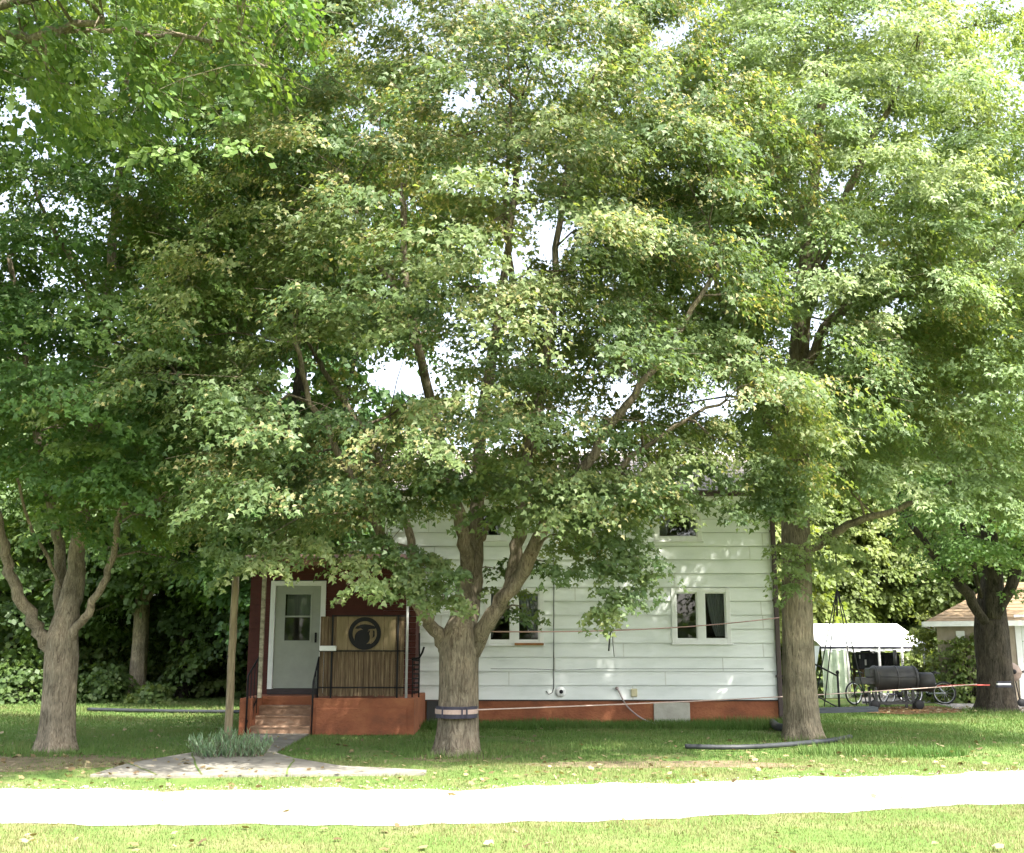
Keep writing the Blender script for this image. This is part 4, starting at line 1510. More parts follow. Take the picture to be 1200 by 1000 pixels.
for i in range(NX):
    for j in range(NY):
        mb.quad(cano(i, j), cano(i + 1, j), cano(i + 1, j + 1), cano(i, j + 1), True)
for i in range(NX):
    a, b = cano(i, 0), cano(i + 1, 0)
    dv = 0.16 + 0.04 * math.sin(i * 1.3)
    mb.quad((a[0], -0.03, a[2] - dv), (b[0], -0.03, b[2] - dv), b, a, True)
mb.build('canopy', M['tarp'], sh)
mb = MB()
for i in range(14):
    def sd(k, top):
        u = k / 14
        return (xl + (at(992, 780, CY).x - H0.x - xl) * u, -0.06 + 0.07 * math.sin(k * 1.4), (ze - 0.12) if top else 0.02)
    mb.quad(sd(i, 0), sd(i + 1, 0), sd(i + 1, 1), sd(i, 1), True)
mb.build('side_curtain', M['tarp_green'], sh)
mb = MB()
for i in range(10):
    def sd(k, v):
        u = k / 10
        return (xl - 0.35 * (1 - v) + 0.04 * math.sin(k * 1.9), 0.1 + u * 3.0, 0.05 + (ze - 0.05) * v)
    for v in range(4):
        mb.quad(sd(i, v / 4), sd(i + 1, v / 4), sd(i + 1, (v + 1) / 4), sd(i, (v + 1) / 4), True)
mb.build('side_wall', M['tarp'], sh)
for q in (994, 1031, 1058, 1084):
    mb = MB()
    X = at(q, 780, CY).x - H0.x
    mb.tube([(X, 0, 0), (X, 0, ze - 0.05)], 0.045, 8)
    mb.build('pole', plain('white_tube', (0.55, 0.54, 0.52), 0.5), sh)
for yy in (0.0, 5.2):
    mb = MB()
    mb.tube([(xl, yy, ze - 0.06), (xr, yy, ze - 0.06)], 0.035, 8)
    mb.build('rail', M['navy'], sh)
for X in (xl, xr):
    mb = MB()
    mb.tube([(X, 5.2, 0), (X, 5.2, ze)], 0.04, 8)
    mb.build('pole', M['trim_white'], sh)

# stored things under the canopy
M['bin'] = noise_mat('dark_blue_plastic', [(0.3, (0.022, 0.024, 0.032)), (0.7, (0.05, 0.05, 0.06))], 6, rough=0.5, bump=0.1)
for lab, x0, x1, y0, y1, dy in (('dark crate with white marks stacked under the canopy on the left', 1003, 1029, 762, 784, 1.0),
                               ('dark crate without marks under the middle of the canopy', 1032, 1050, 765, 784, 1.2)):
    a, b = at(x0, y1, CY + dy), at(x1, y0, CY + dy)
    t = thing('storage_crate', lab, 'crate', ((a.x + b.x) / 2, CY + dy, a.z), 0, 'crates under the canopy')
    hw = (b.x - a.x) / 2
    hh = b.z - a.z
    m_ = MB()
    m_.box(-hw, hw, -0.3, 0.3, 0, hh * 0.86, 0.02)
    for i in range(5):
        X = -hw + 2 * hw * (i + 0.5) / 5
        m_.box(X - 0.03, X + 0.03, -0.325, -0.301, 0.02, hh * 0.84)
    m_.build('body', M['bin'], t)
    m_ = MB()
    m_.box(-hw - 0.02, hw + 0.02, -0.33, 0.33, hh * 0.87, hh, 0.02)
    m_.build('lid', M['bin'], t)
    if x0 == 1003:
        m_ = MB()
        m_.box(-hw * 0.5, -hw * 0.35, -0.335, -0.3255, hh * 0.2, hh * 0.5)
        m_.build('mark', M['trim_white'], t)
        m_ = MB()
        m_.box(-hw * 0.95, -hw * 0.85, -0.335, -0.3255, hh * 0.55, hh * 0.75)
        m_.build('mark', M['trim_white'], t)
# table the crates stand on
a = at(1002, 786, CY + 1.2)
b = at(1053, 786, CY + 1.2)
tb = thing('work_table', 'dark wooden table under the canopy carrying two crates', 'table', ((a.x + b.x) / 2, CY + 1.1, 0))
hw = (b.x - a.x) / 2
zt2 = at(1003, 784, CY + 1.0).z - 0.004
m_ = MB()
m_.box(-hw, hw, -0.45, 0.5, zt2 - 0.06, zt2 - 0.004, 0.01)
m_.build('table_top', M['old_wood'], tb)
for sx in (-1, 1):
    for sy in (-0.4, 0.42):
        m_ = MB()
        m_.box(sx * (hw - 0.08) - 0.04, sx * (hw - 0.08) + 0.04, sy - 0.04, sy + 0.04, 0, zt2 - 0.062)
        m_.build('leg', M['old_wood'], tb)

# ---- garage with brown roof, vine covered wall and white door
GY = 31.0
ga = thing('garage', 'low garage with brown shingle roof and white door behind the right trunk', 'garage')
gx0 = at(1102, 800, GY).x
gx1 = gx0 + 8.0
gzE = at(1120, 730, GY).z
M['garage_wall'] = noise_mat('tan_stucco', [(0.3, (0.24, 0.20, 0.15)), (0.7, (0.38, 0.33, 0.26))], 3, (1, 1, 0.5), rough=0.9, bump=0.3)
M['brown_shingle'] = noise_mat('tan_shingle', [(0.3, (0.13, 0.09, 0.052)), (0.7, (0.25, 0.18, 0.105))], 6, (1, 1, 4), rough=0.95, bump=0.5)
gdx0 = at(1183, 770, GY - 0.02).x
gdz = at(1190, 728, GY).z
mb = MB()
mb.box(gx0, gdx0, GY, GY + 0.2, 0, gzE)
mb.box(gdx0, gx1 - 0.3, GY + 0.002, GY + 0.2, gdz + 0.08, gzE)
mb.box(gx1 - 0.3, gx1, GY, GY + 0.2, 0, gzE)
mb.box(gx0, gx0 + 0.2, GY + 0.2, GY + 7, 0, gzE)
mb.box(gx1 - 0.2, gx1, GY + 0.2, GY + 7, 0, gzE)
mb.build('wall', M['garage_wall'], ga)
mb = MB()
gr = gzE + 1.35
nrow = 12
X0, X1 = gx0 - 0.35, gx1 + 0.3
for i in range(nrow):
    t0, t1 = i / nrow, (i + 1) / nrow
    ya, yb = GY - 0.4 + 3.9 * t0, GY - 0.4 + 3.9 * t1
    za, zb_ = gzE - 0.02 + 1.37 * t0 + 0.03, gzE - 0.02 + 1.37 * t1 + 0.012
    hip0, hip1 = 2.2 * t0, 2.2 * t1
    mb.quad((X0 + hip0, ya, za), (X1, ya, za), (X1, yb, zb_), (X0 + hip1, yb, zb_))
    mb.quad((X0 + hip0, ya, za - 0.03), (X1, ya, za - 0.03), (X1, ya, za), (X0 + hip0, ya, za))
mb.poly([(X0, GY - 0.4, gzE), (X0 + 2.2, GY + 3.5, gr), (X0, GY + 7.4, gzE)])
mb.poly([(X0, GY + 7.4, gzE), (X0 + 2.2, GY + 3.5, gr), (X1, GY + 3.5, gr), (X1, GY + 7.4, gzE)])
mb.build('roof', M['brown_shingle'], ga)
mb = MB()
mb.box(X0, X1, GY - 0.44, GY - 0.402, gzE - 0.12, gzE + 0.03)
mb.box(X0, X1, GY - 0.40, GY - 0.002, gzE - 0.10, gzE - 0.07)
mb.box(X0 - 0.04, X0 - 0.002, GY - 0.40, GY + 7.4, gzE - 0.12, gzE + 0.02)
mb.build('fascia', M['trim_white'], ga)
mb = MB()
mb.box(gdx0, gdx0 + 0.16, GY - 0.03, GY + 0.1, 0, gdz + 0.16, 0.01)
mb.box(gdx0 + 0.16, gx1 - 0.32, GY - 0.028, GY + 0.1, gdz, gdz + 0.158, 0.01)
mb.build('door_frame', M['trim_white'], ga)
mb = MB()
for i in range(4):
    z0 = 0.03 + (gdz - 0.04) * i / 4
    z1 = 0.03 + (gdz - 0.04) * (i + 1) / 4 - 0.012
    mb.box(gdx0 + 0.17, gx1 - 0.33, GY + 0.04, GY + 0.09, z0, z1, 0.01)
    for k in range(6):
        xa = gdx0 + 0.3 + k * 0.85
        mb.box(xa, xa + 0.65, GY + 0.025, GY + 0.039, z0 + 0.1, z1 - 0.1, 0.005)
mb.build('door', plain('pale_door_paint', (0.66, 0.70, 0.68), 0.5, 0.05), ga)
mb = MB()
a = at(1124, 746, GY)
mb.box(a.x - 0.14, a.x + 0.10, GY - 0.05, GY - 0.001, a.z - 0.16, a.z + 0.16, 0.01)
mb.build('window', M['trim_white'], ga)

from mathutils import Matrix
pv = Vector((gx0, GY, 0))
for c_ in kids(ga):
    c_.data.transform(Matrix.Translation(-pv))
ga.location = pv
ga.rotation_euler = (0, 0, R(-25))

# ---- kettle grill at the right edge
kg = thing('kettle_grill', 'rusty brown kettle grill on wheels before the white garage door', 'grill', gnd(1188, 829))
K0 = Vector(kg.location)


def kp(px, py):
    return at(px, py, K0.y) - K0


M['rust'] = noise_mat('rusty_enamel', [(0.3, (0.16, 0.11, 0.085)), (0.7, (0.30, 0.23, 0.19))], 4, rough=0.6, bump=0.2)
cz = kp(1185, 788).z
cx = kp(1185, 788).x
mb = MB()
rk = 0.27
mb.lathe([(0, cz + 0.26), (0.1, cz + 0.245), (0.2, cz + 0.17), (rk, cz + 0.02), (rk + 0.01, cz), (rk, cz - 0.02), (0.23, cz - 0.14), (0.12, cz - 0.24), (0, cz - 0.26)], (cx, 0, 0), 24)
mb.build('bowl', M['rust'], kg)
mb = MB()
mb.box(cx - 0.08, cx + 0.04, -0.03, 0.03, cz + 0.262, cz + 0.33, 0.01)
mb.build('handle', M['iron'], kg)
mb = MB()
mb.lathe([(0, -0.30), (0.06, -0.295), (0.07, -0.26)], (cx - 0.05, 0, cz + 0.02), 12, 'y')
mb.build('vent', M['iron'], kg)
for k in range(3):
    th = k * 2.094 + 0.4
    mb = MB()
    mb.tube([(cx + 0.13 * math.cos(th), 0.13 * math.sin(th), cz - 0.2), (cx + 0.27 * math.cos(th), 0.27 * math.sin(th), 0.02)], 0.017, 8)
    mb.build('leg', M['iron'], kg)
mb = MB()
mb.lathe([(0, -0.03), (0.11, -0.03), (0.12, 0), (0.11, 0.03), (0, 0.03)], (cx + 0.27, 0.1, 0.12), 16, 'y')
mb.build('wheel', M['rubber'], kg)
mb = MB()
mb.tube([(cx + 0.24, 0, cz), (cx + 0.45, -0.05, cz + 0.06), (cx + 0.75, -0.05, cz + 0.05)], 0.02, 6)
mb.bar((cx + 0.33, -0.02, cz - 0.02), (cx + 0.62, -0.02, cz - 0.02), 0.3, 0.03)
mb.build('side_shelf', M['iron'], kg)
# ---------------------------------------------------------------- trees


def L(pts):
    return [at(*p) for p in pts]


def spray(pix, Y, s, n, o=(0, -1, -0.3), jit=0.25):
    out = []
    for px_, py_ in pix:
        out.append((tuple(at(px_, py_, Y + random.uniform(-jit, jit))), (o[0] + random.uniform(-0.5, 0.5), o[1], o[2]), s, int(n * random.uniform(0.8, 1.2))))
    return out


def trunk_path(base_px, pts, Y):
    b = gnd(*base_px)
    return [Vector((b.x, b.y, -0.15)), Vector((b.x, b.y, 0.02))] + [at(x, y, b.y + dy) for x, y, dy in pts]


# centre maple
Yc = gnd(535, 884).y
SK_C = [(120, 520), (160, 560), (205, 640), (250, 668), (300, 676), (332, 686), (368, 645), (395, 680), (430, 678), (445, 635), (460, 600), (560, 598),
        (640, 606), (660, 640), (700, 672), (740, 660), (775, 625), (800, 592), (862, 560), (900, 620), (960, 600)]
tree('maple_tree', 'broad many-limbed maple with yellow seed clusters and a strapped trunk before the house',
     (trunk_path((535, 884), [(536, 845, 0), (537, 800, 0), (538, 765, 0), (540, 742, 0), (549, 705, .2), (555, 675, .3)], Yc), [0.32, 0.315, 0.30, 0.295, 0.30, 0.26, 0.14, 0.07]),
     [(L([(533, 792, Yc), (524, 764, Yc - .05), (512, 744, Yc - .1), (492, 712, Yc - .3), (465, 668, Yc - .6), (440, 612, Yc - 1), (405, 545, Yc - 1.4), (365, 470, Yc - 1.8), (345, 390, Yc - 2)]), .145, .03),
      (L([(505, 735, Yc - .2), (492, 690, Yc), (484, 640, Yc + .2), (470, 598, Yc + .4), (440, 530, Yc + .5), (395, 460, Yc + .5), (370, 420, Yc + .5)]), .09, .04),
      (L([(533, 780, Yc), (540, 715, Yc + .1), (546, 650, Yc + .1), (532, 590, Yc), (512, 505, Yc - .2), (490, 410, Yc - .4), (478, 330, Yc - .6), (470, 230, Yc - .8)]), .155, .045),
      (L([(545, 780, Yc + .1), (555, 700, Yc + .3), (557, 620, Yc + .4), (562, 520, Yc + .5), (580, 400, Yc + .5), (600, 260, Yc + .3), (610, 120, Yc)]), .175, .045),
      (L([(541, 792, Yc), (553, 762, Yc - .05), (578, 722, Yc - .2), (600, 672, Yc - .2), (611, 610, Yc - .1), (622, 520, Yc + .2), (640, 420, Yc + .4), (652, 290, Yc + .5), (670, 150, Yc + .5)]), .16, .045),
      (L([(584, 718, Yc - .2), (612, 670, Yc - .5), (635, 622, Yc - .7), (668, 572, Yc - .9), (712, 508, Yc - 1.1), (752, 452, Yc - 1.2), (800, 380, Yc - 1.4), (850, 300, Yc - 1.4)]), .14, .03),
      (L([(650, 590, Yc - .8), (690, 572, Yc - .9), (730, 545, Yc - 1.1), (790, 500, Yc - 1.4), (850, 470, Yc - 1.6)]), .07, .02),
      (L([(560, 640, Yc + .3), (580, 606, Yc), (620, 592, Yc - .3), (700, 580, Yc - .8)]), .055, .02),
      (L([(498, 440, Yc - .4), (470, 360, Yc - 1.4), (430, 280, Yc - 2.2), (400, 200, Yc - 2.6)]), .07, .02),
      (L([(575, 420, Yc + .4), (600, 330, Yc - 1), (590, 250, Yc - 2.2), (600, 150, Yc - 2.8)]), .07, .02)],
     [(-0.75, 15.2, 8.2, 5.0, 4.3, 5.4), (-3.7, 13.8, 4.6, 1.9, 1.9, 1.9), (1.5, 14.0, 4.1, 1.5, 1.5, 1.7), (3.0, 14.4, 5.4, 1.6, 1.8, 2.0), (0.4, 14.7, 4.8, 3.2, 1.8, 1.3), (6.0, 15.6, 7.0, 1.5, 1.5, 1.5)][:6],
     (M['bark'], M['leaf_center']), MAPLE_FINE, 0.076, density=3.3, skirt=SK_C, seeds=0.85, tint=(0.15, 0.62), min_front=10.9,
     gaps=[(490, 605, 26), (600, 640, 30), (845, 640, 50), (570, 610, 22), (880, 590, 14), (540, 625, 20), (620, 600, 14)],
     sprays=spray([(452, 652), (480, 668), (503, 682), (520, 700), (495, 650), (528, 672), (468, 640), (440, 628), (515, 655), (478, 684)], 14.3, .34, 75)
     + spray([(660, 640), (690, 655), (718, 690), (712, 715), (745, 690), (700, 632), (740, 650), (762, 655), (730, 610), (690, 605), (680, 620), (665, 665), (705, 660), (725, 665), (750, 630), (765, 670), (735, 700), (700, 712)], 14.1, .32, 50)
     + spray([(470, 575), (500, 570), (530, 565), (600, 570), (640, 580), (670, 575), (700, 560), (730, 570), (755, 560), (785, 545), (820, 540), (560, 560), (450, 590), (480, 548), (520, 550), (560, 545), (600, 548), (640, 552), (680, 550), (500, 560), (540, 570), (580, 560), (620, 565), (655, 570), (690, 570), (475, 592), (505, 588), (572, 596), (598, 592), (640, 598), (672, 590), (765, 582), (792, 588), (805, 575)], 14.3, .40, 64)
     + spray([(600, 652), (585, 668), (575, 690), (640, 660), (608, 690), (600, 715), (620, 715)], 16.3, .3, 26)
     + spray([(838, 585), (858, 598), (868, 606)], 14.0, .2, 16)
     + spray([(880, 585), (905, 590), (930, 572), (900, 560), (945, 590), (870, 560), (920, 545), (890, 535)], 14.2, .36, 70)
     + spray([(245, 640), (285, 655), (310, 660), (270, 610), (330, 640), (400, 655), (420, 680), (350, 630)], 13.4, .4, 70))

# left tree
Yl = gnd(65, 880).y
tree('maple_tree', 'dark green maple with a forked pale trunk left of the walk',
     (trunk_path((65, 880), [(67, 845, 0), (70, 800, 0), (72, 770, 0), (73, 748, 0), (80, 715, .05), (86, 680, .1), (90, 655, .1)], Yl), [0.27, 0.27, 0.255, 0.245, 0.25, 0.235, 0.17, 0.13, 0.08]),
     [(L([(68, 792, Yl), (61, 765, Yl), (42, 735, Yl - .1), (18, 690, Yl - .3), (5, 640, Yl - .5), (-8, 580, Yl - .8), (-40, 480, Yl - 1.2)]), .14, .05),
      (L([(72, 792, Yl), (76, 750, Yl), (84, 700, Yl + .1), (92, 640, Yl + .1), (104, 550, Yl), (120, 430, Yl), (130, 310, Yl), (140, 180, Yl), (150, 60, Yl)]), .19, .05),
      (L([(70, 760, Yl + .1), (72, 700, Yl + .3), (68, 640, Yl + .5), (50, 550, Yl + .6), (30, 440, Yl + .5), (10, 300, Yl)]), .13, .04),
      (L([(74, 775, Yl), (88, 738, Yl - .05), (108, 712, Yl - .2), (128, 665, Yl - .4), (142, 605, Yl - .6), (165, 540, Yl - .9), (205, 450, Yl - 1.4)]), .085, .03),
      (L([(72, 690, Yl + .3), (55, 655, Yl), (38, 622, Yl - .2), (20, 560, Yl - .8)]), .04, .02),
      (L([(110, 520, Yl), (160, 430, Yl - 1), (220, 330, Yl - 1.8), (260, 230, Yl - 2.2)]), .08, .02),
      (L([(125, 380, Yl), (80, 300, Yl - 1.2), (40, 220, Yl - 2)]), .08, .02)],
     [(-7.0, 15.6, 8.6, 4.3, 3.4, 6.0), (-6.0, 13.6, 5.6, 1.6, 1.5, 1.6)],
     (M['bark_pale'], M['leaf_left']), MAPLE_FINE, 0.080, density=3.4, skirt=[(-200, 600), (0, 590), (40, 640), (90, 660), (150, 640), (230, 690), (300, 620)], seeds=0.12,
     tint=(0.1, 0.75), min_front=11.4,
     sprays=spray([(120, 480), (100, 520), (130, 540), (150, 500), (115, 560), (90, 560), (140, 570), (165, 540)], 13.0, .42, 85)
     + spray([(180, 600), (215, 620), (250, 600), (205, 660), (160, 640), (240, 650)], 16.8, .45, 60))

# right tree
Yr = 18.32
tree('silver_maple', 'tall light green tree with a thick straight trunk at the right corner of the house',
     (trunk_path((941, 868), [(939, 830, 0), (936, 780, 0), (934, 720, 0), (933, 650, 0), (932, 560, 0.1), (935, 450, 0.1), (942, 340, 0), (955, 200, -.3), (970, 60, -.5)], Yr),
      [0.31, 0.31, 0.295, 0.275, 0.265, 0.26, 0.24, 0.20, 0.15, 0.10, 0.06]),
     [(L([(936, 665, Yr), (968, 632, Yr - .2), (1015, 608, Yr - .5), (1055, 594, Yr - .7), (1085, 584, Yr - .9), (1120, 560, Yr - 1.0)]), .10, .025),
      (L([(936, 450, Yr), (968, 385, Yr - .3), (1008, 350, Yr - .5), (1055, 346, Yr - .8), (1120, 325, Yr - 1), (1190, 270, Yr - 1.4)]), .13, .04),
      (L([(935, 520, Yr), (985, 498, Yr + .2), (1035, 462, Yr + .2), (1090, 420, Yr), (1170, 390, Yr - .4)]), .10, .03),
      (L([(934, 560, Yr), (890, 470, Yr - .5), (850, 380, Yr - .8), (830, 280, Yr - 1)]), .09, .03),
      (L([(942, 350, Yr), (985, 240, Yr - .5), (1040, 130, Yr - .9), (1090, 30, Yr - 1)]), .11, .03),
      (L([(948, 260, Yr), (900, 160, Yr - .8), (870, 60, Yr - 1.2)]), .09, .03),
      (L([(938, 420, Yr), (960, 330, Yr - 1.5), (990, 250, Yr - 2.6)]), .07, .02)],
     [(5.6, 17.8, 10.2, 4.6, 4.2, 5.6), (8.7, 17.4, 9.2, 3.0, 3.2, 4.2), (9.0, 16.6, 6.0, 2.2, 2.0, 2.2)],
     (M['bark_right'], M['leaf_right']), SILVER_FINE, 0.076, density=3.0, bough=1.12, skirt=[(780, 540), (860, 540), (900, 660), (925, 690), (965, 700), (985, 640), (1010, 575), (1060, 560), (1120, 600), (1200, 640), (1400, 660)],
     tint=(0.25, 0.85), min_front=12.8,
     sprays=spray([(930, 640), (950, 655), (925, 665), (965, 660), (940, 685), (985, 640), (970, 625), (915, 640)], 17.4, .4, 55)
     + spray([(1055, 560), (1030, 570), (1080, 575), (1040, 545), (1070, 540), (1010, 540), (1100, 570), (1120, 585), (1140, 560), (1110, 545), (1160, 570), (1180, 540), (1150, 530)], 15.6, .4, 70))

# far right tree
Yf = fr_b.y
tree('dark_maple', 'dark trunked maple at the right edge before the garage',
     (trunk_path((1168, 834), [(1167, 815, 0), (1165, 780, 0), (1162, 740, 0), (1161, 708, 0), (1163, 670, 0), (1162, 640, 0)], Yf), [0.46, 0.46, 0.44, 0.42, 0.42, 0.36, 0.24, 0.15]),
     [(L([(1155, 730, Yf), (1128, 688, Yf - .2), (1090, 645, Yf - .5), (1050, 590, Yf - 1)]), .2, .05),
      (L([(1162, 725, Yf), (1163, 660, Yf), (1158, 590, Yf), (1150, 480, Yf), (1140, 360, Yf)]), .3, .08),
      (L([(1168, 725, Yf), (1190, 670, Yf - .3), (1220, 610, Yf - .6), (1270, 520, Yf - 1)]), .2, .06),
      (L([(1150, 700, Yf), (1135, 640, Yf - 1), (1120, 580, Yf - 1.6), (1100, 500, Yf - 2)]), .1, .03)],
     [(12.6, 25.8, 8.6, 4.6, 4.0, 5.0), (11.6, 24.2, 5.2, 3.0, 2.0, 1.8)],
     (M['bark_dark'], M['leaf_left']), MAPLE_FINE, 0.10, skirt=[(950, 560), (1040, 600), (1080, 660), (1130, 690), (1165, 660), (1200, 690), (1400, 690)], density=1.7, bough=1.5,
     tint=(0.2, 0.8), overlap=0.3,
     sprays=spray([(1120, 660), (1145, 650), (1100, 640), (1185, 650), (1170, 640), (1195, 690), (1105, 670), (1080, 630)], 25.2, .6, 60))

# tree out of the frame on the left whose low branches hang into the picture
tree('roadside_tree', 'near green tree whose thin branches hang into the top left corner',
     ([Vector((-7.6, 9.6, -0.1)), Vector((-7.6, 9.6, 0.02)), Vector((-7.55, 9.6, 2)), Vector((-7.4, 9.6, 5)), Vector((-7.2, 9.6, 8))], [.3, .3, .25, .2, .12]),
     [([Vector((-7.4, 9.6, 5)), at(-60, 62, 9.8), at(0, 48, 9.8), at(60, 38, 9.8), at(120, 20, 9.7)], .09, .03),
      ([at(60, 38, 9.8), at(170, 37, 9.9), at(230, 44, 9.9), at(280, 56, 9.8), at(310, 78, 9.7)], .035, .012),
      ([Vector((-7.3, 9.6, 6.5)), Vector((-6.0, 9.8, 8.2)), Vector((-4.5, 9.9, 8.8)), Vector((-3.2, 9.9, 9.0))], .08, .02)],
     [(-6.4, 9.9, 9.2, 3.4, 2.0, 2.2), (-4.2, 10.0, 8.9, 1.8, 1.4, 1.3)],
     (M['bark_pale'], M['leaf_left']), SIMPLE, 0.085, bough=1.0, tint=(0.35, 0.95), nleaf=60, skirt=[(-900, 400), (-200, 330), (0, 90), (60, 200), (180, 190), (300, 170), (420, 40)],
     sprays=spray([(110, 70), (125, 110), (230, 90), (255, 130), (270, 165), (205, 110), (195, 170), (245, 60), (140, 60), (30, 20), (80, 20), (160, 20), (290, 100)], 9.8, .3, 60))

# tall dark tree beside the house, behind the entry
tree('dark_maple', 'tall dark green tree rising behind the maroon side entry',
     ([Vector((-6.6, 29, -0.1)), Vector((-6.6, 29, 0.02)), Vector((-6.5, 29, 4)), Vector((-6.3, 29, 9)), Vector((-6.2, 29, 13))], [.34, .33, .28, .2, .1]),
     [([Vector((-6.5, 29, 4)), Vector((-7.6, 28.6, 6.5)), Vector((-8.4, 28.4, 9))], .12, .04),
      ([Vector((-6.4, 29, 5)), Vector((-5.0, 28.6, 8)), Vector((-4.4, 28.2, 11))], .12, .04)],
     [(-6.6, 28.8, 9.5, 3.6, 3.4, 6.5), (-6.2, 28.6, 15, 4.4, 3.2, 4.5)],
     (M['bark_dark'], M['leaf_left']), SIMPLE, 0.2, bough=1.7, per=8, nleaf=48, tint=(0.0, 0.4), overlap=0.25)

# ---------------------------------------------------------------- trees of the background


def far_tree(name, label, x, y, h, r, z0, m, bark, tint, group, tr=0.22, leaf=0.165, gaps=(), lean=0.0):
    tree(name, label,
         ([Vector((x, y, -0.1)), Vector((x, y, 0.02)), Vector((x + lean * .3, y, h * .3)), Vector((x + lean, y, h * .8))], [tr * 1.1, tr, tr * .85, tr * .3]),
         [([Vector((x + lean * .2, y, h * .25)), Vector((x - r * .4, y - .3, h * .45)), Vector((x - r * .7, y - .5, h * .65))], tr * .45, .03),
          ([Vector((x + lean * .25, y, h * .3)), Vector((x + r * .4, y - .3, h * .5)), Vector((x + r * .65, y - .6, h * .7))], tr * .45, .03)],
         [(x + lean * .5, y, (h + z0) / 2, r, r * .9, (h - z0) / 2), (x - r * .45, y - .5, z0 + (h - z0) * .35, r * .6, r * .6, (h - z0) * .35),
          (x + r * .45, y - .4, z0 + (h - z0) * .4, r * .6, r * .6, (h - z0) * .36)],
         (bark, m), SIMPLE, leaf, bough=1.7, per=8, nleaf=84, tint=tint, group=group, overlap=0.15, gaps=gaps)


GL, GRp = 'trees of the dark wood on the left', 'trees behind the canopy shelter'
far_tree('woodland_tree', 'tree with a pale straight trunk at the edge of the dark wood', -11.55, 31.7, 9.5, 3.2, 2.6, M['leaf_wood'], M['bark_pale'], (0.1, 0.6), GL, .26)
far_tree('woodland_tree', 'thin dark trunked tree just right of the pale straight trunk', -10.7, 33.5, 10, 2.4, 2.8, M['leaf_wood'], M['bark_dark'], (0.0, 0.5), GL, .2)
far_tree('woodland_tree', 'dark tree seen between the wooden pole and the porch', -8.0, 33.5, 9.5, 3.0, 1.2, M['leaf_wood'], M['bark_dark'], (0.0, 0.45), GL, .2)
far_tree('woodland_tree', 'dark tree with a leaning trunk at the left edge of the picture', -16.4, 33.0, 10.5, 3.4, 1.6, M['leaf_wood'], M['bark_dark'], (0.1, 0.7), GL, .22, lean=2.2)
far_tree('woodland_tree', 'bushy low tree deep in the wood behind the wooden pole', -9.6, 38, 12, 3.6, 0.6, M['leaf_wood'], M['bark_dark'], (0.0, 0.4), GL, .22)
far_tree('woodland_tree', 'sunlit green tree showing past the left corner of the white siding', -4.3, 37, 9.0, 3.0, 0.6, M['leaf_olive'], M['bark_dark'], (0.3, 0.9), GL, .22)
far_tree('woodland_tree', 'tall tree far behind the left edge of the lawn', -20, 40, 13, 4.5, 1.0, M['leaf_wood'], M['bark_dark'], (0.1, 0.7), GL, .25)
far_tree('background_tree', 'olive green tree behind the left end of the white canopy', 12.0, 45, 11, 4.6, 1.5, M['leaf_olive'], M['bark_dark'], (0.1, 0.7), GRp, .25, .2)
far_tree('background_tree', 'olive green tree behind the middle of the white canopy', 16.2, 47, 12, 4.4, 1.5, M['leaf_olive'], M['bark_dark'], (0.2, 0.9), GRp, .25, .2)
far_tree('background_tree', 'green tree behind the garage roof beside the dark trunk', 20.5, 46, 12.5, 4.6, 1.5, M['leaf_olive'], M['bark_dark'], (0.0, 0.6), GRp, .25, .2)
far_tree('background_tree', 'green tree just behind the house corner and the thick straight trunk', 9.2, 40, 7.5, 2.6, 0.8, M['leaf_olive'], M['bark_dark'], (0.2, 0.8), GRp, .22, .26)
far_tree('background_tree', 'tall tree behind the garage at the far right', 25.5, 44, 13, 4.6, 1.5, M['leaf_wood'], M['bark_dark'], (0.2, 0.8), GRp, .25, .2)


def bush(name, label, cat, x, y, rx, ry, h, n, leaf, m, tint, group=None, shape=SIMPLE):
    root = thing(name, label, cat, (x, y, 0), 0, group)
    lv = Leaves()
    b = MB()
    for i in range(n):
        d = unit(rng.normal(0, 1, 3))
        d[2] = abs(d[2])
        q = d * np.array([rx, ry, h]) * rng.uniform(0.6, 1.0)
        q[2] = max(q[2], 0.1)
        lv.clump(q, d, 0.34 * max(rx, 0.6) ** 0.5, 34, leaf, rng.uniform(*tint), spread=110)
        if i % 3 == 0:
            b.tube([(q[0] * .15, q[1] * .15, -0.05), (q[0] * .5, q[1] * .5, q[2] * .55), tuple(q)], [.02, .014, .005], 5)
    b.build('stem', M['bark_dark'], root)
    lv.build('foliage', shape, m, root)
    return root


a = at(1140, 800, 30.4)
bush('climbing_vine', 'leafy green vine climbing the garage wall left of the dark trunk', 'vine', a.x, 30.6, 1.0, 0.4, 2.2, 90, 0.11, M['leaf_wood'], (0.5, 1.0))
a = at(1085, 800, 32.2)
bush('feathery_shrub', 'pale feathery tall shrub at the right end of the white canopy', 'shrub', a.x, 32.2, 0.75, 0.6, 2.75, 60, 0.10, M['leaf_olive'], (0.6, 1.0))
a = at(1108, 800, 30.5)
bush('climbing_vine', 'thin greyish vine at the garage corner right of the bicycles', 'vine', a.x, 30.7, 0.55, 0.3, 2.0, 26, 0.10, M['leaf_olive'], (0.0, 0.5))
a = gnd(20, 824)
bush('shrub', 'green shrub at the left edge of the lawn', 'shrub', a.x, a.y, 2.2, 1.2, 1.5, 110, 0.15, M['leaf_wood'], (0.1, 0.6), 'shrubs along the wood')
a = gnd(118, 824)
bush('shrub', 'low green shrub left of the pale straight woodland trunk', 'shrub', a.x, a.y + .4, 1.0, 0.8, 1.3, 50, 0.14, M['leaf_wood'], (0.1, 0.6), 'shrubs along the wood')
a = gnd(185, 824)
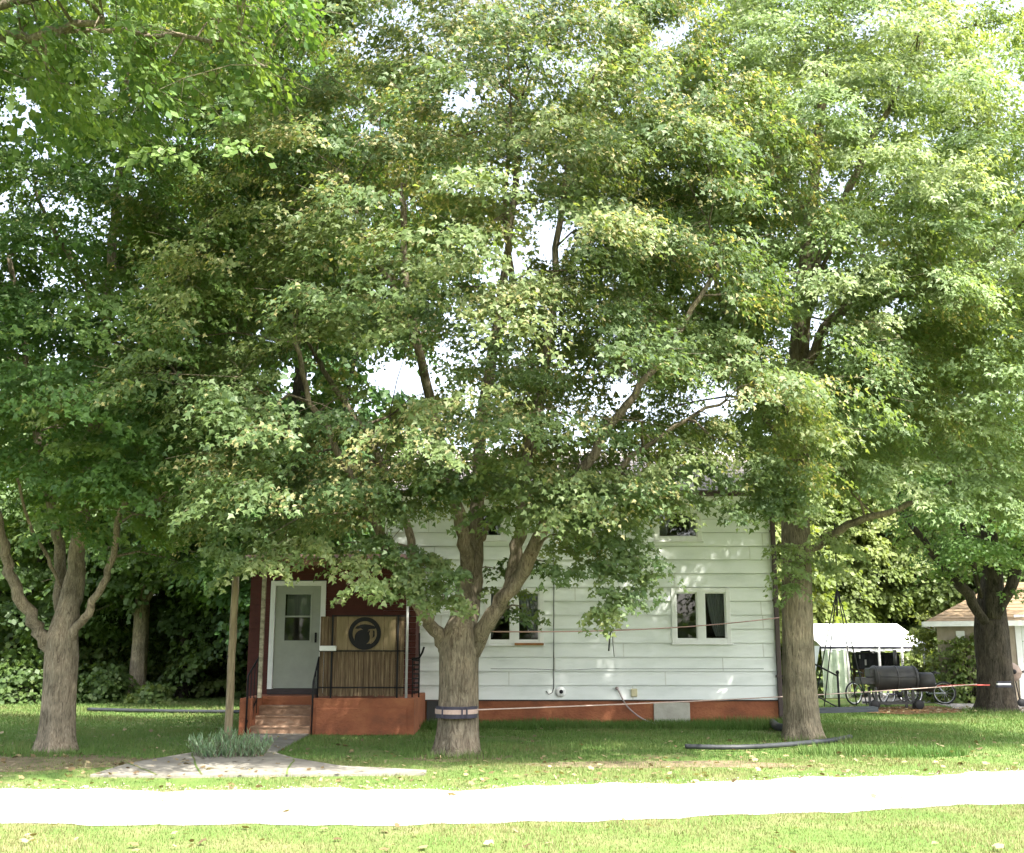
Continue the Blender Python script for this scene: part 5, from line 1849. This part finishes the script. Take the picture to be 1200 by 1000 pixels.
bush('shrub', 'low shrub at the foot of the pale straight woodland trunk', 'shrub', a.x, a.y - .3, 0.8, 0.5, 0.6, 26, 0.16, M['leaf_wood'], (0.3, 0.8), 'shrubs along the wood')
a = at(1055, 800, 39)
bush('shrub', 'sunlit green shrub showing under the canopy between its poles', 'shrub', a.x + 1, 40.5, 2.2, 1.0, 2.0, 70, 0.24, M['leaf_olive'], (0.3, 0.9))

# dark undergrowth of the wood: one mass
lv = Leaves()
for i in range(760):
    x = rng.uniform(-26, -4.5)
    y = rng.uniform(32.5, 40)
    z = rng.uniform(0.15, 3.2) * (0.5 + 0.5 * rng.random())
    lv.clump((x, y, z), (rng.normal(), -1, 0.3), 0.75, 75, 0.165, rng.uniform(0.1, 0.95), spread=120)
o, n = lv.build('undergrowth', SIMPLE, M['leaf_wood'], None)
tag(o, kind='stuff')
N_LEAVES += n
lv = Leaves()
for i in range(760):
    x = rng.uniform(6, 32)
    y = rng.uniform(43, 50)
    z = rng.uniform(0.15, 7.5)
    lv.clump((x, y, z), (rng.normal(), -1, 0.3), 0.9, 75, 0.19, rng.uniform(0.1, 1.0), spread=120)
o, n = lv.build('undergrowth', SIMPLE, M['leaf_olive'], None)
tag(o, kind='stuff')
# hedge line closing the far horizon
lv = Leaves()
for i in range(900):
    x = rng.uniform(-70, 80)
    y = rng.uniform(58, 70)
    z = rng.uniform(0.2, 5.0) * (0.7 + 0.3 * math.sin(x * 0.3))
    lv.clump((x, y, z), (rng.normal(), -1, 0.3), 1.5, 26, 0.6, rng.uniform(0, 0.7), spread=120)
for i in range(620):      # added unseen trees behind the viewer, to darken what the panes reflect
    x = rng.uniform(-60, 60)
    y = rng.uniform(-62, -50)
    z = rng.uniform(0.2, 11.0) * (0.75 + 0.25 * math.sin(x * 0.25))
    lv.clump((x, y, z), (rng.normal(), 1, 0.3), 2.0, 30, 0.8, rng.uniform(0, 0.7), spread=120)
o, n = lv.build('far_treeline', SIMPLE, M['leaf_wood'], None)
tag(o, kind='stuff')
N_LEAVES += n

# plant clump round the pole
root = thing('perennial_clump', 'grey green flowering clump at the foot of the wooden pole', 'plant', (pb.x + 0.05, pb.y - 1.6, 0))
lv = Leaves()
b = MB()
c0 = gnd(268, 888)
root.location = (c0.x, c0.y, 0)
for i in range(150):
    a_ = rng.uniform(0, 2 * math.pi)
    r = math.sqrt(rng.random())
    x, y = 0.52 * r * math.cos(a_), 0.32 * r * math.sin(a_)
    hgt = rng.uniform(0.22, 0.42) * (1.1 - 0.4 * r)
    tip = (x * 1.3 + rng.normal(0, .03), y * 1.3, hgt)
    b.tube([(x, y, 0), ((x + tip[0]) / 2, y * 1.1, hgt * .6), tip], [.004, .003, .002], 4, cap=False)
    for k in range(9):
        t = (k + 0.2) / 9
        p = np.array([x + (tip[0] - x) * t, y + (tip[1] - y) * t, hgt * t])[None]
        az = rng.uniform(0, 6.28)
        d = np.array([[math.cos(az) * 0.6, math.sin(az) * 0.6, 1.3]])
        lv.a.append((p, d, np.array([[0, 0, 1.0]]) + rng.normal(0, .3, (1, 3)), np.array([rng.uniform(.08, .15)]), np.array([rng.uniform(0.2, .8)])))
b.build('stems', M['bark_pale'], root)
M['sage'] = leaf_mat('grey_green_leaf', [(0, (0.11, 0.19, 0.11)), (0.5, (0.19, 0.29, 0.18)), (1, (0.30, 0.38, 0.27))])
lv.build('foliage', (np.array([[0, 0, 0], [0.07, 0.4, 0], [0, 1, -0.1], [-0.07, 0.4, 0]]), [[0, 1, 2, 3]]), M['sage'], root)

# ---------------------------------------------------------------- grass


def blades(n, x0, x1, y0, y1, h, wd, tint, patch=0.25, keep=None, clump=0.0):
    P = np.stack([rng.uniform(x0, x1, n), rng.uniform(y0, y1, n)], 1)
    P = P[np.abs(P[:, 0]) < P[:, 1] * 0.56 + 0.8]
    ok = np.ones(len(P), bool)
    ok &= ~((P[:, 1] > near_y(P[:, 0]) + 0.06 * rng.normal(0, 1, len(P)) - 0.02) & (P[:, 1] < far_y(P[:, 0]) + rng.normal(-0.05, 0.17, len(P))))
    ok &= ~in_poly(P, WALK)
    ok &= ~in_poly(P, DRIVE)
    ok &= ~in_poly(P, MULCH)
    ok &= ~((P[:, 0] > HX0) & (P[:, 0] < HX1) & (P[:, 1] > HY - 0.02) & (P[:, 1] < HY + D))
    ok &= ~((P[:, 0] > -5.42) & (P[:, 0] < PX1) & (P[:, 1] > PY - 0.02) & (P[:, 1] < EY + 4.5))
    # bare, worn patches
    nz = (np.sin(P[:, 0] * 1.3 + 2 * np.sin(P[:, 1] * 0.9)) + np.sin(P[:, 1] * 1.9 + 1.5 * np.sin(P[:, 0] * 0.7 + 1)) + np.sin(P[:, 0] * 3.1 + P[:, 1] * 2.3)) / 3
    if keep is not None:
        ok &= keep(P, nz)
    P, nz = P[ok], nz[ok]
    n = len(P)
    az = rng.uniform(0, 2 * np.pi, n)
    ln = rng.uniform(0.1, 0.8, n)
    H = h * rng.uniform(0.5, 1.3, n) * (1 + 0.35 * nz)
    W = wd * rng.uniform(0.7, 1.3, n)
    B = np.zeros((n, 3, 3))
    s = np.stack([-np.sin(az), np.cos(az)], 1) * W[:, None] * 0.5
    B[:, 0, :2] = P - s
    B[:, 1, :2] = P + s
    B[:, 2, :2] = P + np.stack([np.cos(az), np.sin(az)], 1) * (H * ln)[:, None]
    B[:, 2, 2] = H
    T = np.clip(tint + patch * nz + rng.normal(0, 0.12, n), 0, 1)
    return B.reshape(-1, 3), np.repeat(T, 3)


def worn(P, nz):
    # thin grass under the left tree and along the shady road edge
    d = np.hypot((P[:, 0] + 7) / 2.6, (P[:, 1] - 14.2) / 1.3)
    pr = np.where(d < 1, 0.35, 1.0)
    e = P[:, 1] - far_y(P[:, 0])
    pr = np.where((e < 1.6), pr * 0.6, pr)
    for a_, b_, ra_, rb2 in ((-0.85, 15.6, .75, .6), (5.12, 18.1, .8, .6), (2.2, 14.6, 1.9, .45)):
        pr = np.where(np.hypot((P[:, 0] - a_) / ra_, (P[:, 1] - b_) / rb2) < rng.uniform(0.8, 1.1, len(P)), pr * 0.45, pr)
    return rng.random(len(P)) < pr * np.clip(0.95 + 0.9 * nz, 0.18, 1)


G = []
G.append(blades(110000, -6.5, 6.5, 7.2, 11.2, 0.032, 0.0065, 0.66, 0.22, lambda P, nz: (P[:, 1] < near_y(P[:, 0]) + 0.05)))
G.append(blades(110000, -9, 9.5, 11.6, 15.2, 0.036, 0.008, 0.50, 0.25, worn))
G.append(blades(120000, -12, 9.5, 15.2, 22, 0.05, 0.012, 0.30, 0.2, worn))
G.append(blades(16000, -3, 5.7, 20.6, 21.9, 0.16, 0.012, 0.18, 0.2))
G.append(blades(60000, -22, -2, 22, 33, 0.06, 0.024, 0.42, 0.2))
G.append(blades(60000, 5.6, 18, 18, 29, 0.06, 0.018, 0.36, 0.2))
wd_ = gnd(1000, 878)
wd_ = gnd(1035, 884)
G.append(blades(7000, wd_.x - 1.5, wd_.x + 1.6, wd_.y - 0.7, wd_.y + 0.8, 0.13, 0.016, 0.22, 0.2,
                lambda P, nz: np.hypot((P[:, 0] - wd_.x) / 1.3, (P[:, 1] - wd_.y) / 0.55) < 1))
for tx, ty in ((-7.13, 16.25), (5.12, 18.32), (12.25, 26.3), (-0.85, 15.86)):
    G.append(blades(1400, tx - 0.9, tx + 0.9, ty - 0.75, ty + 0.6, 0.13, 0.012, 0.35, 0.2,
                    lambda P, nz: (np.hypot(P[:, 0] - tx, P[:, 1] - ty) < 0.85) & (np.hypot(P[:, 0] - tx, P[:, 1] - ty) > 0.4)))
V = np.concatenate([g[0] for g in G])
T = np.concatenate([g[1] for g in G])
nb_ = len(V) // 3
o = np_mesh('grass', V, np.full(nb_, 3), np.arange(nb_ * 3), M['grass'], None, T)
tag(o, kind='stuff')

# fallen leaves and bits of straw
n = 2600
P = np.stack([rng.uniform(-10, 9, n), rng.uniform(11.8, 21.5, n), np.zeros(n)], 1)
wgt = np.exp(-np.abs(P[:, 1] - far_y(P[:, 0]) - 0.7) / 1.6) + 0.55 * np.exp(-(((P[:, 0] + 6.5) / 3) ** 2 + ((P[:, 1] - 14.6) / 1.4) ** 2)) + 0.12
P = P[(rng.random(n) < wgt) & (P[:, 1] > far_y(P[:, 0]) - 0.1)]
n2 = 260
Q = np.stack([rng.uniform(-6, 6, n2), rng.uniform(7.4, 9.5, n2), np.zeros(n2)], 1)
mq = np.stack([rng.uniform(9, 13.5, 500), rng.uniform(25.8, 28.2, 500), np.zeros(500)], 1)
rd = np.stack([rng.uniform(-6, 7, 26), np.zeros(26), np.zeros(26)], 1)
rd[:, 1] = near_y(rd[:, 0]) + rng.uniform(0.1, 0.95, 26) * (far_y(rd[:, 0]) - near_y(rd[:, 0]))
rd[:, 2] = 0.03
P = np.concatenate([P, Q[rng.random(n2) < 0.35], mq, rd])
n = len(P)
P[:, 2] += rng.uniform(0.02, 0.06, n)
Dv = rng.normal(0, 1, (n, 3))
Dv[:, 2] *= 0.25
Nv = rng.normal(0, 0.3, (n, 3)) + [0, 0, 1]
o = leaf_mesh('fallen_leaves', P, Dv, Nv, rng.uniform(0.04, 0.09, n), rng.uniform(0, 1, n), MAPLE, M['litter'], None)
tag(o, kind='stuff')

# loose stones along the road edges
n = 2600
x = rng.uniform(-9, 10, n)
ed = rng.random(n)
y = np.where(ed < 0.4, near_y(x) + np.abs(rng.normal(0, 0.12, n)) - 0.05, np.where(ed < 0.8, far_y(x) + rng.normal(0.02, 0.14, n), near_y(x) + rng.random(n) * (far_y(x) - near_y(x))))
r = rng.uniform(0.004, 0.013, n)
octv = np.array([[1, 0, 0], [0, 1, 0], [-1, 0, 0], [0, -1, 0], [0, 0, 0.8], [0, 0, -0.5]], float)
octf = [[0, 1, 4], [1, 2, 4], [2, 3, 4], [3, 0, 4], [1, 0, 5], [2, 1, 5], [3, 2, 5], [0, 3, 5]]
jt = rng.uniform(0.6, 1.3, (n, 6, 1))
V = octv[None] * jt * r[:, None, None]
V[:, :, 0] += x[:, None]
V[:, :, 1] += y[:, None]
V[:, :, 2] += 0.02 + r[:, None] * 0.4
lp = np.array([i for f in octf for i in f])
loops = ((np.arange(n) * 6)[:, None] + lp[None]).ravel()
o = np_mesh('road_stones', V.reshape(-1, 3), np.full(n * 8, 3), loops, M['gravel'], None)
tag(o, kind='stuff')
print('leaves', N_LEAVES, 'blades', nb_)
